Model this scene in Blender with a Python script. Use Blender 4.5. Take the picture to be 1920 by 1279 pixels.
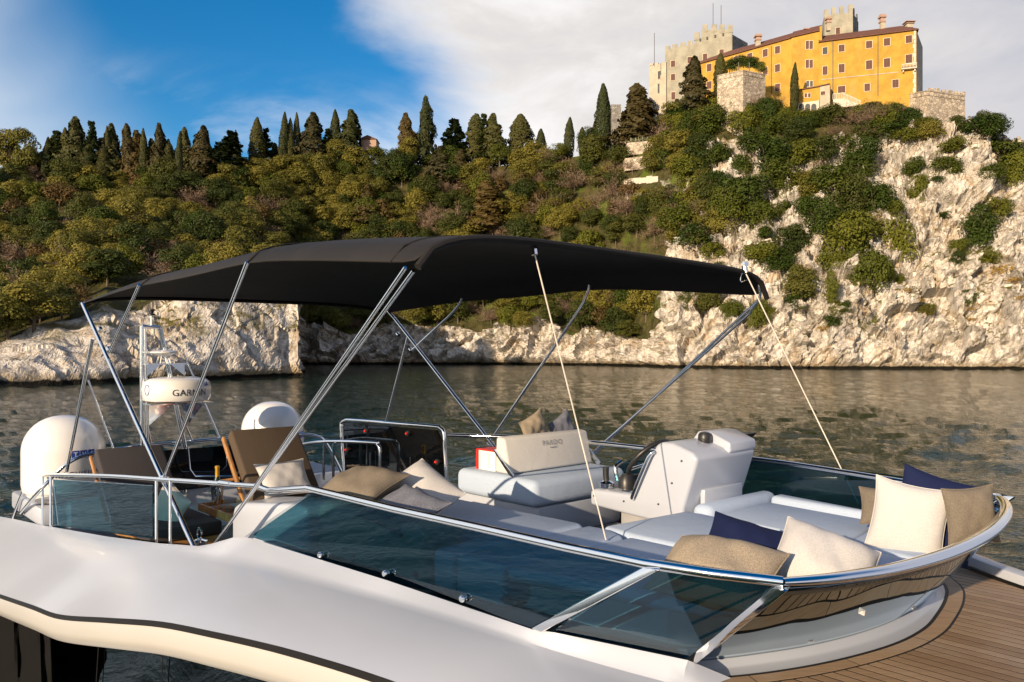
import bpy, bmesh, math, random
import numpy as np
from mathutils import Vector, Matrix

for o in list(bpy.data.objects): bpy.data.objects.remove(o)
scene = bpy.context.scene
COL = scene.collection
R = math.radians
rng = random.Random(7)

# ------------------------------------------------------------------ camera
FPX, VH, CAMH = 1493.0, 655.0, 5.9          # focal length in photo pixels, horizon row, height over water
cam_d = bpy.data.cameras.new('camera'); cam = bpy.data.objects.new('camera', cam_d); COL.objects.link(cam)
cam_d.sensor_width = 36; cam_d.lens = 36*FPX/1920; cam_d.shift_y = (VH-639.5)/1920
cam_d.clip_start = 0.05; cam_d.clip_end = 30000
cam.location = (0, 0, CAMH); cam.rotation_euler = (R(90), 0, 0)
scene.camera = cam
# ------------------------------------------------------------------ light
SUN = Vector((-0.555, -0.79, 0.262)).normalized()     # towards the sun: low, behind and left of the camera
sun_el = math.asin(SUN.z)
world = bpy.data.worlds.new('World'); scene.world = world; world.use_nodes = True
wn = world.node_tree; wn.nodes.clear(); WL = wn.links.new
def wnode(t, **k):
    n = wn.nodes.new(t)
    for a, b in k.items(): setattr(n, a, b)
    return n
def wmath(op, a, b=None, c=None, clamp=False):
    n = wnode('ShaderNodeMath', operation=op, use_clamp=clamp)
    for i, x in enumerate((a, b, c)):
        if x is None: continue
        if isinstance(x, (int, float)): n.inputs[i].default_value = x
        else: WL(x, n.inputs[i])
    return n.outputs[0]
sky = wnode('ShaderNodeTexSky', sky_type='NISHITA', sun_disc=False)
sky.sun_elevation = sun_el; sky.sun_rotation = math.atan2(SUN.x, SUN.y)
sky.air_density = 1.0; sky.dust_density = 0.3; sky.ozone_density = 3.0
hs = wnode('ShaderNodeHueSaturation'); hs.inputs['Saturation'].default_value = 1.38; hs.inputs['Value'].default_value = 0.94
WL(sky.outputs[0], hs.inputs['Color'])
tc = wnode('ShaderNodeTexCoord'); gen = tc.outputs['Generated']
def wdot(v):
    n = wnode('ShaderNodeVectorMath', operation='DOT_PRODUCT'); WL(gen, n.inputs[0]); n.inputs[1].default_value = v
    return n.outputs['Value']
def wnoise(scale, detail=6, rough=0.55, stretch=(1, 1, 2.2), dist=0.4):
    m = wnode('ShaderNodeMapping'); m.inputs['Scale'].default_value = stretch; WL(gen, m.inputs[0])
    n = wnode('ShaderNodeTexNoise'); n.inputs['Scale'].default_value = scale; n.inputs['Detail'].default_value = detail
    n.inputs['Roughness'].default_value = rough; n.inputs['Distortion'].default_value = dist
    WL(m.outputs[0], n.inputs['Vector']); return n.outputs[0]
n_big, n_fine, n_soft = wnoise(3.2, 8, 0.55), wnoise(9, 8, 0.6), wnoise(2.1, 4, 0.5)
def wramp(v, lo, hi):
    n = wnode('ShaderNodeMapRange', interpolation_type='SMOOTHSTEP'); WL(v, n.inputs[0])
    n.inputs[1].default_value = lo; n.inputs[2].default_value = hi; return n.outputs[0]
# a great bank of cloud over the right half of the sky, one more to the far left, small wisps between
d1 = wmath('ADD', wdot((0.85, -0.07, 0.52)), wmath('MULTIPLY', wmath('SUBTRACT', n_big, 0.5), 0.18))
d1 = wmath('ADD', d1, wmath('MULTIPLY', wmath('SUBTRACT', n_fine, 0.5), 0.07))
bank = wmath('MULTIPLY', wramp(d1, -0.035, 0.10), wramp(wmath('ADD', wdot((0, 0, 1)), wmath('MULTIPLY', wmath('SUBTRACT', n_soft, 0.5), 0.3)), 0.80, 0.52))
d2 = wmath('ADD', wdot((-0.93, -0.08, -0.30)), wmath('MULTIPLY', wmath('SUBTRACT', n_soft, 0.5), 0.22))
bank2 = wmath('MULTIPLY', wramp(d2, 0.20, 0.46), 0.8)
low = wramp(wdot((0, 0, 1)), 0.34, 0.20)
wisp = wmath('MULTIPLY', wmath('MULTIPLY', wramp(n_big, 0.44, 0.62), low), 0.85)
cover = wmath('MAXIMUM', wmath('MAXIMUM', bank, bank2), wisp)
ccol = wnode('ShaderNodeValToRGB'); WL(wmath('ADD', wmath('MULTIPLY', d1, 1.1), wmath('ADD', wmath('MULTIPLY', wmath('SUBTRACT', n_soft, 0.5), 1.1), wmath('MULTIPLY', wmath('SUBTRACT', n_fine, 0.5), 0.55))), ccol.inputs[0])
e = ccol.color_ramp.elements
e[0].position = 0.0; e[0].color = (6.5, 6.4, 6.4, 1); e[1].position = 0.75; e[1].color = (2.9, 3.05, 3.7, 1)
m1 = e.new(0.28); m1.color = (4.9, 4.7, 4.6, 1)
mixc = wnode('ShaderNodeMix', data_type='RGBA'); WL(cover, mixc.inputs[0]); WL(hs.outputs[0], mixc.inputs[6]); WL(ccol.outputs[0], mixc.inputs[7])
bg = wnode('ShaderNodeBackground'); bg.inputs['Strength'].default_value = 0.115
WL(mixc.outputs[2], bg.inputs['Color'])
wo = wnode('ShaderNodeOutputWorld'); WL(bg.outputs[0], wo.inputs['Surface'])
sun_d = bpy.data.lights.new('sun', 'SUN'); sun_d.energy = 5.0; sun_d.angle = R(0.55); sun_d.color = (1.0, 0.77, 0.52)
sun = bpy.data.objects.new('sun', sun_d); COL.objects.link(sun); sun.location = (-60, -90, 60)
sun.rotation_euler = SUN.to_track_quat('Z', 'Y').to_euler()
vs = scene.view_settings; vs.view_transform = 'Standard'; vs.look = 'None'; vs.gamma = 1; vs.exposure = 0.52; vs.use_curve_mapping = False

# ------------------------------------------------------------------ frames
def ray(u, v): return Vector(((u-960)/FPX, 1.0, -(v-VH)/FPX))
def wp(u, v, d): return Vector((0, 0, CAMH)) + ray(u, v)*d          # a point at depth d
BF = Vector((.676, -.737, 0)).normalized(); BP = Vector((.737, .676, 0)).normalized(); BZ = Vector((0, 0, 1))
BO = Vector((-.88, 6.096, CAMH-1.362))
def b(x, y, z): return BO + BF*x + BP*y + BZ*z                       # yacht frame: forward, to port, up
def q(u, v, bx=None, by=None, bz=None):                             # where a sight line meets a plane of the yacht
    d = ray(u, v); rel = Vector((0, 0, CAMH)) - BO
    n, k = (BF, bx) if bx is not None else (BP, by) if by is not None else (BZ, bz)
    return BO + rel + d*((k - rel.dot(n))/d.dot(n))
def inb(p):
    r = p - BO; return (r.dot(BF), r.dot(BP), r.z)

# ------------------------------------------------------------------ materials
MATS = {}
def sock(n, name): return n.inputs[name]
class NT:
    def __init__(s, name):
        s.m = bpy.data.materials.new(name); s.m.use_nodes = True; s.t = s.m.node_tree
        s.p = s.t.nodes['Principled BSDF']; s.out = s.t.nodes['Material Output']; MATS[name] = s.m
    def n(s, t, **k):
        x = s.t.nodes.new(t)
        for a, c in k.items(): setattr(x, a, c)
        return x
    def l(s, a, c): s.t.links.new(a, c)
    def co(s, scale=(1, 1, 1), rot=(0, 0, 0), kind='Object'):
        t = s.n('ShaderNodeTexCoord'); m = s.n('ShaderNodeMapping'); m.inputs['Scale'].default_value = scale; m.inputs['Rotation'].default_value = rot
        s.l(t.outputs[kind], m.inputs[0]); return m.outputs[0]
    def noise(s, sc, det=4, ro=0.55, vec=None, dist=0):
        x = s.n('ShaderNodeTexNoise'); x.inputs['Scale'].default_value = sc; x.inputs['Detail'].default_value = det
        x.inputs['Roughness'].default_value = ro; x.inputs['Distortion'].default_value = dist
        s.l(vec if vec is not None else s.co(), x.inputs['Vector']); return x.outputs[0]
    def voro(s, sc, feat='DISTANCE_TO_EDGE', vec=None):
        x = s.n('ShaderNodeTexVoronoi', feature=feat); x.inputs['Scale'].default_value = sc
        s.l(vec if vec is not None else s.co(), x.inputs['Vector']); return x.outputs[0] if feat == 'DISTANCE_TO_EDGE' else x.outputs['Color']
    def rmp(s, v, lo, hi, a=0.0, c=1.0):
        x = s.n('ShaderNodeMapRange', interpolation_type='SMOOTHSTEP'); s.l(v, x.inputs[0])
        for i, z in enumerate((lo, hi, a, c)): x.inputs[i+1].default_value = z
        return x.outputs[0]
    def mix(s, f, a, c, bt='MIX'):
        x = s.n('ShaderNodeMix', data_type='RGBA', blend_type=bt)
        for i, z in ((0, f), (6, a), (7, c)):
            if isinstance(z, (int, float)): x.inputs[i].default_value = z
            elif isinstance(z, tuple): x.inputs[i].default_value = (*z, 1)
            else: s.l(z, x.inputs[i])
        return x.outputs[2]
    def math(s, op, a, c):
        x = s.n('ShaderNodeMath', operation=op)
        for i, z in enumerate((a, c)):
            if isinstance(z, (int, float)): x.inputs[i].default_value = z
            else: s.l(z, x.inputs[i])
        return x.outputs[0]
    def bump(s, h, strength=0.5, dist=0.02, prev=None):
        x = s.n('ShaderNodeBump'); x.inputs['Strength'].default_value = strength; x.inputs['Distance'].default_value = dist
        s.l(h, x.inputs['Height'])
        if prev is not None: s.l(prev, x.inputs['Normal'])
        return x.outputs[0]
    def set(s, col=None, rough=None, metal=None, normal=None, spec=None, ior=None, coat=None):
        for nm, v in (('Base Color', col), ('Roughness', rough), ('Metallic', metal), ('Normal', normal), ('Specular IOR Level', spec), ('IOR', ior), ('Coat Weight', coat)):
            if v is None: continue
            if isinstance(v, (int, float)): s.p.inputs[nm].default_value = v
            elif isinstance(v, tuple): s.p.inputs[nm].default_value = (*v, 1)
            else: s.l(v, s.p.inputs[nm])
        return s
    def rand(s): return s.n('ShaderNodeObjectInfo').outputs['Random']

def simple(name, col, rough=0.5, metal=0.0, var=0.08, sc=6, bstr=0.0, bsc=40, **k):
    t = NT(name); nz = t.noise(sc, 5)
    c = t.mix(t.rmp(nz, .3, .7), tuple(x*(1-var) for x in col), tuple(min(1, x*(1+var)) for x in col))
    t.set(c, rough, metal, **k)
    if bstr: t.l(t.bump(t.noise(bsc, 4), bstr, 0.01), t.p.inputs['Normal'])
    return t
t = simple('gelcoat', (.405, .44, .515), .27, var=.025, sc=1.2, coat=.12)
t = simple('cream_gelcoat', (.44, .435, .42), .3, var=.02, sc=1.2, coat=.1)
t = NT('chrome'); t.set((.86, .87, .88), t.rmp(t.noise(30, 3), .3, .8, .05, .13), 1.0)
simple('black_trim', (.012, .011, .012), .35)
simple('black_plastic', (.02, .02, .022), .4)
t = NT('canvas'); w = t.noise(260, 2); t.set(t.mix(t.rmp(t.noise(1.3, 4), .3, .7), (.013, .012, .0115), (.020, .018, .017)), .72, 0, t.bump(t.noise(2.2, 3), .35, .03, t.bump(w, .12, .003)), .28)
def fabric(name, col, var=.06, weave=220, wr=.25):
    t = NT(name); nz = t.noise(900 if weave > 300 else weave, 2, .5); big = t.noise(5, 4)
    c = t.mix(t.rmp(nz, .35, .65), tuple(x*(1-var*1.6) for x in col), tuple(min(1, x*(1+var)) for x in col))
    t.set(c, .88, 0, t.bump(big, wr, .02, t.bump(nz, .25, .004)), .2)
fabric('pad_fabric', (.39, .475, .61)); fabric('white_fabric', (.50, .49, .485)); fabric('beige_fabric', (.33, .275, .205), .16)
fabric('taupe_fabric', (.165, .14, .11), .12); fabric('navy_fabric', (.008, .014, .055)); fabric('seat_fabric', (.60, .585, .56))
fabric('brown_fabric', (.085, .062, .043)); fabric('grey_fabric', (.30, .29, .28)); fabric('blue_grey_fabric', (.16, .17, .21), .2)
fabric('cover_fabric', (.012, .012, .012), wr=.6); MATS['cover_fabric'].node_tree.nodes['Principled BSDF'].inputs['Specular IOR Level'].default_value = 0; fabric('dark_seat', (.055, .05, .052))
# teak
t = NT('teak'); v = t.co((1, 1, 1)); r = t.rand()
tint = t.mix(t.math('FRACT', t.math('MULTIPLY', r, 1.0), 0), (.27, .175, .10), (.42, .30, .195))
mp = t.co((7, 260, 90), (0, 0, R(47.5)))
grain = t.noise(1, 5, .6, mp, .6)
patch = t.noise(2.6, 4, .6)
c = t.mix(t.rmp(grain, .3, .72), tint, t.mix(.5, tint, (.13, .075, .04)))
c = t.mix(t.rmp(patch, .45, .75, 0, .45), c, (.40, .33, .26))
t.set(c, .55, 0, t.bump(grain, .2, .003), .35)
simple('teak_trim', (.34, .17, .06), .45, var=.25, sc=14); simple('caulk', (.010, .009, .008), .6)
simple('wood_end', (.55, .24, .06), .55, var=.2, sc=30)
# tinted glass: thin pane, part mirror, part dark filter
def pane(name, tint, base_refl, rough=.01):
    t = NT(name); tr = t.n('ShaderNodeBsdfTransparent'); tr.inputs[0].default_value = (*tint, 1)
    gl = t.n('ShaderNodeBsdfGlossy'); gl.inputs['Roughness'].default_value = rough; gl.inputs['Color'].default_value = (.80, .92, 1, 1)
    fr = t.n('ShaderNodeFresnel'); gm = t.n('ShaderNodeNewGeometry'); t.l(t.rmp(gm.outputs['Backfacing'], 0, 1, 1.5, 1/1.5), fr.inputs['IOR'])
    f = t.math('ADD', t.math('MULTIPLY', fr.outputs[0], 1.05), base_refl)
    f = t.math('MINIMUM', f, 1.0)
    wv = t.bump(t.noise(3.2, 2), .025, .02); t.l(wv, gl.inputs['Normal'])
    mx = t.n('ShaderNodeMixShader'); t.l(f, mx.inputs[0]); t.l(tr.outputs[0], mx.inputs[1]); t.l(gl.outputs[0], mx.inputs[2])
    t.l(mx.outputs[0], t.out.inputs[0])
pane('bow_glass', (.03, .04, .045), .20); pane('tinted_glass', (.225, .43, .51), .04); pane('smoked_glass', (.13, .115, .12), .05); pane('clear_glass', (.93, .95, .95), .03)
pane('screen_glass', (.34, .31, .32), .03); pane('dark_window', (.02, .03, .04), .10)
simple('red_paint', (.60, .02, .015), .4); simple('card_white', (.78, .73, .68), .6); simple('gold_foil', (.75, .42, .06), .35, .6)
simple('bottle_glass', (.010, .02, .008), .08, coat=.6); simple('blue_ink', (.012, .05, .30), .4); simple('dark_ink', (.018, .02, .03), .4)
simple('navy_ink', (.012, .02, .13), .4); simple('grey_ink', (.25, .25, .27), .5); simple('white_ink', (.8, .8, .8), .5)
simple('radome_white', (.72, .71, .70), .16, var=.015, coat=.5); simple('floor_grey', (.30, .30, .31), .7, bstr=.2)
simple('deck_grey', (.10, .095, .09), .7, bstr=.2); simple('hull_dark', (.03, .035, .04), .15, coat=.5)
simple('rope', (.62, .58, .52), .8)
# castle
def plaster(name, col, var, stain, bs=.4):
    t = NT(name); a = t.noise(.35, 6, .6); d = t.noise(2.2, 6, .65)
    st = t.noise(.22, 5, .6, t.co((1, 1, .35)))
    c = t.mix(t.rmp(a, .3, .7), tuple(x*(1-var) for x in col), tuple(min(1, x*(1+var)) for x in col))
    c = t.mix(t.rmp(st, .52, .78, 0, .55), c, stain)
    t.set(c, .85, 0, t.bump(d, bs, .06), .2); return t
plaster('yellow_plaster', (.42, .255, .045), .15, (.44, .31, .13), .35)
plaster('keep_plaster', (.31, .295, .235), .16, (.50, .45, .36), .8)
plaster('cream_plaster', (.42, .375, .295), .12, (.40, .33, .24))
def stonework(name, col, dark, sc=1.1):
    t = NT(name); v0 = t.co((1, 1, 1.5)); nz_ = t.n('ShaderNodeTexNoise'); nz_.inputs['Scale'].default_value = .9; nz_.inputs['Detail'].default_value = 4; t.l(v0, nz_.inputs['Vector']); ad = t.n('ShaderNodeVectorMath', operation='MULTIPLY_ADD'); t.l(nz_.outputs['Color'], ad.inputs[0]); ad.inputs[1].default_value = (1.6, 1.6, 1.6); t.l(v0, ad.inputs[2]); v = ad.outputs[0]; ed = t.voro(sc, vec=v); cl = t.n('ShaderNodeSeparateColor'); t.l(t.voro(sc, 'F1', v), cl.inputs[0])
    c = t.mix(t.rmp(cl.outputs[0], 0, 1), tuple(x*.72 for x in col), tuple(x*1.18 for x in col))
    c = t.mix(t.rmp(t.noise(.5, 5, .65), .5, .72, 0, .75), c, dark)
    c = t.mix(t.rmp(ed, .0, .07, .7, 0), c, dark)
    t.set(c, .9, 0, t.bump(t.rmp(ed, 0, .12), .8, .12, t.bump(t.noise(3, 5), .6, .1)), .15); return t
stonework('bastion_stone', (.50, .43, .34), (.17, .14, .11), .75); stonework('grey_stone', (.30, .29, .27), (.12, .115, .11))
simple('roof_tile', (.13, .055, .035), .85, var=.35, sc=2.5, bstr=.6, bsc=4); simple('shutter_brown', (.085, .032, .022), .7, var=.2)
simple('window_frame', (.62, .52, .38), .8); simple('window_dark', (.02, .022, .028), .6); simple('iron', (.05, .045, .05), .5)
simple('rose_plaster', (.38, .25, .19), .85); simple('stone_white', (.55, .49, .40), .85, var=.15, sc=1.5)
# plants
def foliage(name, dark, light, warm, tl=.25):
    t = NT(name); r = t.rand(); nz = t.noise(.55, 3, .6)
    c = t.mix(t.rmp(r, 0, 1), dark, light); c = t.mix(t.rmp(nz, .45, .75, 0, .6), c, warm)
    t.set(c, .65, 0, spec=.25)
    tr = t.n('ShaderNodeBsdfTranslucent'); t.l(c, tr.inputs[0]); mx = t.n('ShaderNodeMixShader'); mx.inputs[0].default_value = tl
    t.l(t.p.outputs[0], mx.inputs[1]); t.l(tr.outputs[0], mx.inputs[2]); t.l(mx.outputs[0], t.out.inputs[0])
foliage('oak_leaf', (.040, .060, .011), (.215, .190, .032), (.26, .205, .045))
foliage('bush_leaf', (.034, .060, .006), (.125, .135, .014), (.17, .15, .02))
foliage('cypress_leaf', (.030, .040, .010), (.062, .062, .014), (.10, .075, .018), .12)
foliage('conifer_leaf', (.036, .034, .010), (.085, .058, .014), (.10, .062, .016), .15)
foliage('cedar_leaf', (.024, .040, .012), (.045, .060, .014), (.07, .07, .018), .12)
foliage('bare_twig', (.15, .105, .07), (.21, .145, .10), (.17, .12, .08), .0)
foliage('yellow_bloom', (.30, .17, .012), (.36, .22, .02), (.16, .12, .02)); foliage('agave_leaf', (.22, .25, .17), (.30, .31, .20), (.26, .27, .17), .1)
foliage('heath_leaf', (.09, .065, .02), (.14, .09, .03), (.10, .085, .02))
simple('bark', (.11, .085, .06), .9, var=.3, bstr=.5, bsc=6)

# ------------------------------------------------------------------ mesh helpers
class MB:
    def __init__(s): s.v = []; s.f = []
    def add(s, vs, fs):
        k = len(s.v); s.v += [Vector(x) for x in vs]; s.f += [tuple(i+k for i in f) for f in fs]; return s
    def hexa(s, p):            # 8 corners: bottom ring then top ring
        return s.add(p, [(0, 3, 2, 1), (4, 5, 6, 7), (0, 1, 5, 4), (1, 2, 6, 5), (2, 3, 7, 6), (3, 0, 4, 7)])
    def box(s, c, ax, ay, az):  # centre and three half axes
        c, ax, ay, az = map(Vector, (c, ax, ay, az))
        return s.hexa([c-ax-ay-az, c+ax-ay-az, c+ax+ay-az, c-ax+ay-az, c-ax-ay+az, c+ax-ay+az, c+ax+ay+az, c-ax+ay+az])
    def bbox(s, x0, x1, y0, y1, z0, z1):   # box in yacht frame
        return s.hexa([b(x0, y0, z0), b(x1, y0, z0), b(x1, y1, z0), b(x0, y1, z0), b(x0, y0, z1), b(x1, y0, z1), b(x1, y1, z1), b(x0, y1, z1)])
    def tube(s, pts, r, n=10, cap=True, r2=None, flat=None):
        pts = [Vector(p) for p in pts]; k = len(s.v); L = len(pts); up = None
        for i, p in enumerate(pts):
            d = (pts[min(i+1, L-1)] - pts[max(i-1, 0)]).normalized()
            if up is None: up = Vector((0, 0, 1)) if abs(d.z) < .95 else Vector((1, 0, 0))
            a = d.cross(up if flat is None else Vector(flat)).normalized(); c = a.cross(d).normalized()
            if flat is None: up = c
            rr = (r if not callable(r) else r(i/(L-1))) if r2 is None else r + (r2-r)*i/(L-1)
            ra, rc = (rr, rr) if flat is None else (rr, rr*s.flatk)
            for j in range(n):
                t = 2*math.pi*j/n; s.v.append(p + a*math.cos(t)*ra + c*math.sin(t)*rc)
        for i in range(L-1):
            for j in range(n):
                s.f.append((k+i*n+j, k+i*n+(j+1) % n, k+(i+1)*n+(j+1) % n, k+(i+1)*n+j))
        if cap:
            s.f.append(tuple(k+j for j in range(n))[::-1]); s.f.append(tuple(k+(L-1)*n+j for j in range(n)))
        return s
    flatk = .6
    def lathe(s, c, prof, n=24, ax=Vector((1, 0, 0)), ay=Vector((0, 1, 0)), az=Vector((0, 0, 1))):
        c = Vector(c); k = len(s.v)
        for r, z in prof:
            for j in range(n):
                t = 2*math.pi*j/n; s.v.append(c + ax*math.cos(t)*r + ay*math.sin(t)*r + az*z)
        for i in range(len(prof)-1):
            for j in range(n): s.f.append((k+i*n+j, k+i*n+(j+1) % n, k+(i+1)*n+(j+1) % n, k+(i+1)*n+j))
        s.f.append(tuple(k+j for j in range(n))[::-1]); s.f.append(tuple(k+(len(prof)-1)*n+j for j in range(n)))
        return s
    def loft(s, rows, closed=False):
        k = len(s.v); n = len(rows[0])
        for r in rows: s.v += [Vector(p) for p in r]
        for i in range(len(rows)-1):
            for j in range(n if closed else n-1):
                s.f.append((k+i*n+j, k+i*n+(j+1) % n, k+(i+1)*n+(j+1) % n, k+(i+1)*n+j))
        return s
    def prism(s, poly, ext):
        n = len(poly); poly = [Vector(p) for p in poly]; ext = Vector(ext)
        return s.add(poly + [p+ext for p in poly], [tuple(range(n))[::-1], tuple(range(n, 2*n))] + [(i, (i+1) % n, n+(i+1) % n, n+i) for i in range(n)])
    def build(s, name, mat, parent=None, smooth=False, bevel=0, seg=2, solid=0, sub=0, auto=40, kind=None):
        off = Vector((0, 0, 0)); pr = parent
        while pr is not None: off += pr.location; pr = pr.parent
        me = bpy.data.meshes.new(name)
        me.from_pydata([v-off for v in s.v], [], s.f)
        bm = bmesh.new(); bm.from_mesh(me); bmesh.ops.recalc_face_normals(bm, faces=bm.faces)
        if bevel:
            es = [e for e in bm.edges if len(e.link_faces) == 2 and e.calc_face_angle(0) > R(25)]
            bmesh.ops.bevel(bm, geom=es, offset=bevel, segments=seg, affect='EDGES', profile=.5, clamp_overlap=True)
        bm.to_mesh(me); bm.free()
        if smooth or bevel:
            for p in me.polygons: p.use_smooth = True
            try: me.set_sharp_from_angle(angle=R(auto))
            except Exception: pass
        me.materials.append(MATS[mat])
        o = bpy.data.objects.new(name, me); COL.objects.link(o)
        if solid:
            md = o.modifiers.new('solid', 'SOLIDIFY'); md.thickness = solid; md.offset = 0
        if sub:
            md = o.modifiers.new('sub', 'SUBSURF'); md.levels = sub; md.render_levels = sub
        if parent is not None: o.parent = parent
        if kind: o['kind'] = kind
        return o
def tag(o, label, cat, group=None):
    o['label'] = label; o['category'] = cat
    if group: o['group'] = group
    return o
def thing(name, label, cat, loc, group=None):
    o = bpy.data.objects.new(name, None); COL.objects.link(o); o.location = loc; o.empty_display_size = .2
    return tag(o, label, cat, group)
def single(mb, name, mat, label, cat, group=None, **k):       # a thing of one mesh, origin at its base
    lo = Vector((sum(v.x for v in mb.v)/len(mb.v), sum(v.y for v in mb.v)/len(mb.v), min(v.z for v in mb.v)))
    mb.v = [v-lo for v in mb.v]
    o = mb.build(name, mat, None, **k); o.location = lo
    return tag(o, label, cat, group)
def catmull(pts, m=8):
    P = [Vector(p) for p in pts]; out = []
    for i in range(len(P)-1):
        p0, p1, p2, p3 = P[max(i-1, 0)], P[i], P[i+1], P[min(i+2, len(P)-1)]
        for j in range(m):
            t = j/m
            out.append(.5*((2*p1) + (p2-p0)*t + (2*p0-5*p1+4*p2-p3)*t*t + (3*p1-p0-3*p2+p3)*t**3))
    out.append(P[-1]); return out
def resample(pts, n):
    P = [Vector(p) for p in pts]; L = [0]
    for i in range(1, len(P)): L.append(L[-1]+(P[i]-P[i-1]).length)
    out = []; k = 0
    for j in range(n):
        t = L[-1]*j/(n-1)
        while k < len(P)-2 and L[k+1] < t: k += 1
        w = (t-L[k])/max(1e-9, L[k+1]-L[k]); out.append(P[k].lerp(P[k+1], min(1, max(0, w))))
    return out
def text_mesh(name, body, mat, parent, place, size, extrude=.0015, spacing=1.0, shear=0):
    cu = bpy.data.curves.new('t', 'FONT'); cu.body = body; cu.size = 1; cu.extrude = 0; cu.align_x = 'CENTER'; cu.space_character = spacing; cu.shear = shear
    cu.resolution_u = 3
    to = bpy.data.objects.new('t', cu); COL.objects.link(to)
    dg = bpy.context.evaluated_depsgraph_get(); me = bpy.data.meshes.new_from_object(to.evaluated_get(dg))
    bpy.data.objects.remove(to)
    off = Vector((0, 0, 0)); pr = parent
    while pr is not None: off += pr.location; pr = pr.parent
    bm = bmesh.new(); bm.from_mesh(me)
    bmesh.ops.subdivide_edges(bm, edges=[e for e in bm.edges if e.calc_length() > .25], cuts=2)
    bmesh.ops.triangulate(bm, faces=bm.faces)
    for v in bm.verts: v.co = place(v.co.x*size, v.co.y*size) - off
    bm.to_mesh(me); bm.free(); me.materials.append(MATS[mat])
    o = bpy.data.objects.new(name, me); COL.objects.link(o); o.parent = parent
    return o
ORD = ['first', 'second', 'third', 'fourth', 'fifth', 'sixth', 'seventh', 'eighth', 'ninth', 'tenth', 'eleventh', 'twelfth', 'thirteenth', 'fourteenth', 'fifteenth', 'sixteenth', 'seventeenth', 'eighteenth', 'nineteenth', 'twentieth']

# ------------------------------------------------------------------ numpy noise
def _h(ix, iy, iz, s):
    h = (ix.astype(np.int64)*374761393 + iy.astype(np.int64)*668265263 + iz.astype(np.int64)*2147483647 + s*974711) & 0xffffffff
    h = ((h ^ (h >> 13))*1274126177) & 0xffffffff; h = ((h ^ (h >> 16))*2246822519) & 0xffffffff
    return ((h ^ (h >> 15)) & 0xffffff)/float(0xffffff)
def vnoise(p, s=0):
    i = np.floor(p); f = p-i; f = f*f*f*(f*(f*6-15)+10); i = i.astype(np.int64); o = 0
    for dx in (0, 1):
        for dy in (0, 1):
            for dz in (0, 1):
                w = (f[:, 0] if dx else 1-f[:, 0])*(f[:, 1] if dy else 1-f[:, 1])*(f[:, 2] if dz else 1-f[:, 2])
                o = o + w*_h(i[:, 0]+dx, i[:, 1]+dy, i[:, 2]+dz, s)
    return o
def fbm(p, s=0, oc=4):
    o = 0; a = .5
    for k in range(oc): o = o + a*vnoise(p*2**k + 17.3*k, s+k); a *= .5
    return o/(1-.5**oc)
def ridged(p, s=0, oc=4):
    o = 0; a = .5
    for k in range(oc): o = o + a*(1-np.abs(2*vnoise(p*2**k+9.1*k, s+k)-1)); a *= .5
    return o/(1-.5**oc)
def worley(p, s=0):
    i = np.floor(p).astype(np.int64); f1 = np.full(len(p), 9.); f2 = f1.copy(); idv = np.zeros(len(p))
    for dx in (-1, 0, 1):
        for dy in (-1, 0, 1):
            for dz in (-1, 0, 1):
                c = i+np.array([dx, dy, dz]); j = [_h(c[:, 0], c[:, 1], c[:, 2], s+k) for k in range(3)]
                d = np.sqrt(sum((c[:, k]+j[k]-p[:, k])**2 for k in range(3)))
                n1 = d < f1; f2 = np.where(n1, f1, np.minimum(f2, d)); idv = np.where(n1, j[0], idv); f1 = np.where(n1, d, f1)
    return f1, f2, idv
def facets(p, s=0):                      # tilted blocks: a different plane in every cell
    i = np.floor(p).astype(np.int64); f1 = np.full(len(p), 9.); out = np.zeros(len(p))
    for dx in (-1, 0, 1):
        for dy in (-1, 0, 1):
            for dz in (-1, 0, 1):
                c = i+np.array([dx, dy, dz]); j = [_h(c[:, 0], c[:, 1], c[:, 2], s+k) for k in range(3)]; r = [_h(c[:, 0], c[:, 1], c[:, 2], s+9+k)-.5 for k in range(4)]
                dl = [p[:, k]-c[:, k]-j[k] for k in range(3)]; d = np.sqrt(dl[0]**2+dl[1]**2+dl[2]**2); n1 = d < f1
                out = np.where(n1, r[0]*dl[0]*2+r[1]*dl[1]*2+r[2]*dl[2]*2+r[3]*.9, out); f1 = np.where(n1, d, f1)
    return out
def sstep(x, a, c):
    t = np.clip((x-a)/(c-a), 0, 1); return t*t*(3-2*t)

# ------------------------------------------------------------------ water
t = NT('sea_water')
mpb = t.co((2.2, 3.6, 1), (0, 0, R(-9))); mpe = t.co((6, 9, 1), (0, 0, R(14)))
n1 = t.bump(t.noise(1, 3, .5, mpb, .4), .8, .10); n2 = t.bump(t.noise(1, 2, .5, mpe, .3), .6, .02, n1)
rfl = t.n('ShaderNodeAttribute', attribute_name='ruffle'); t.p.inputs['Specular Tint'].default_value = (.80, .84, .66, 1); t.set((.005, .019, .012), rfl.outputs['Fac'], 0, n2, .30, 1.33)
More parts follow.
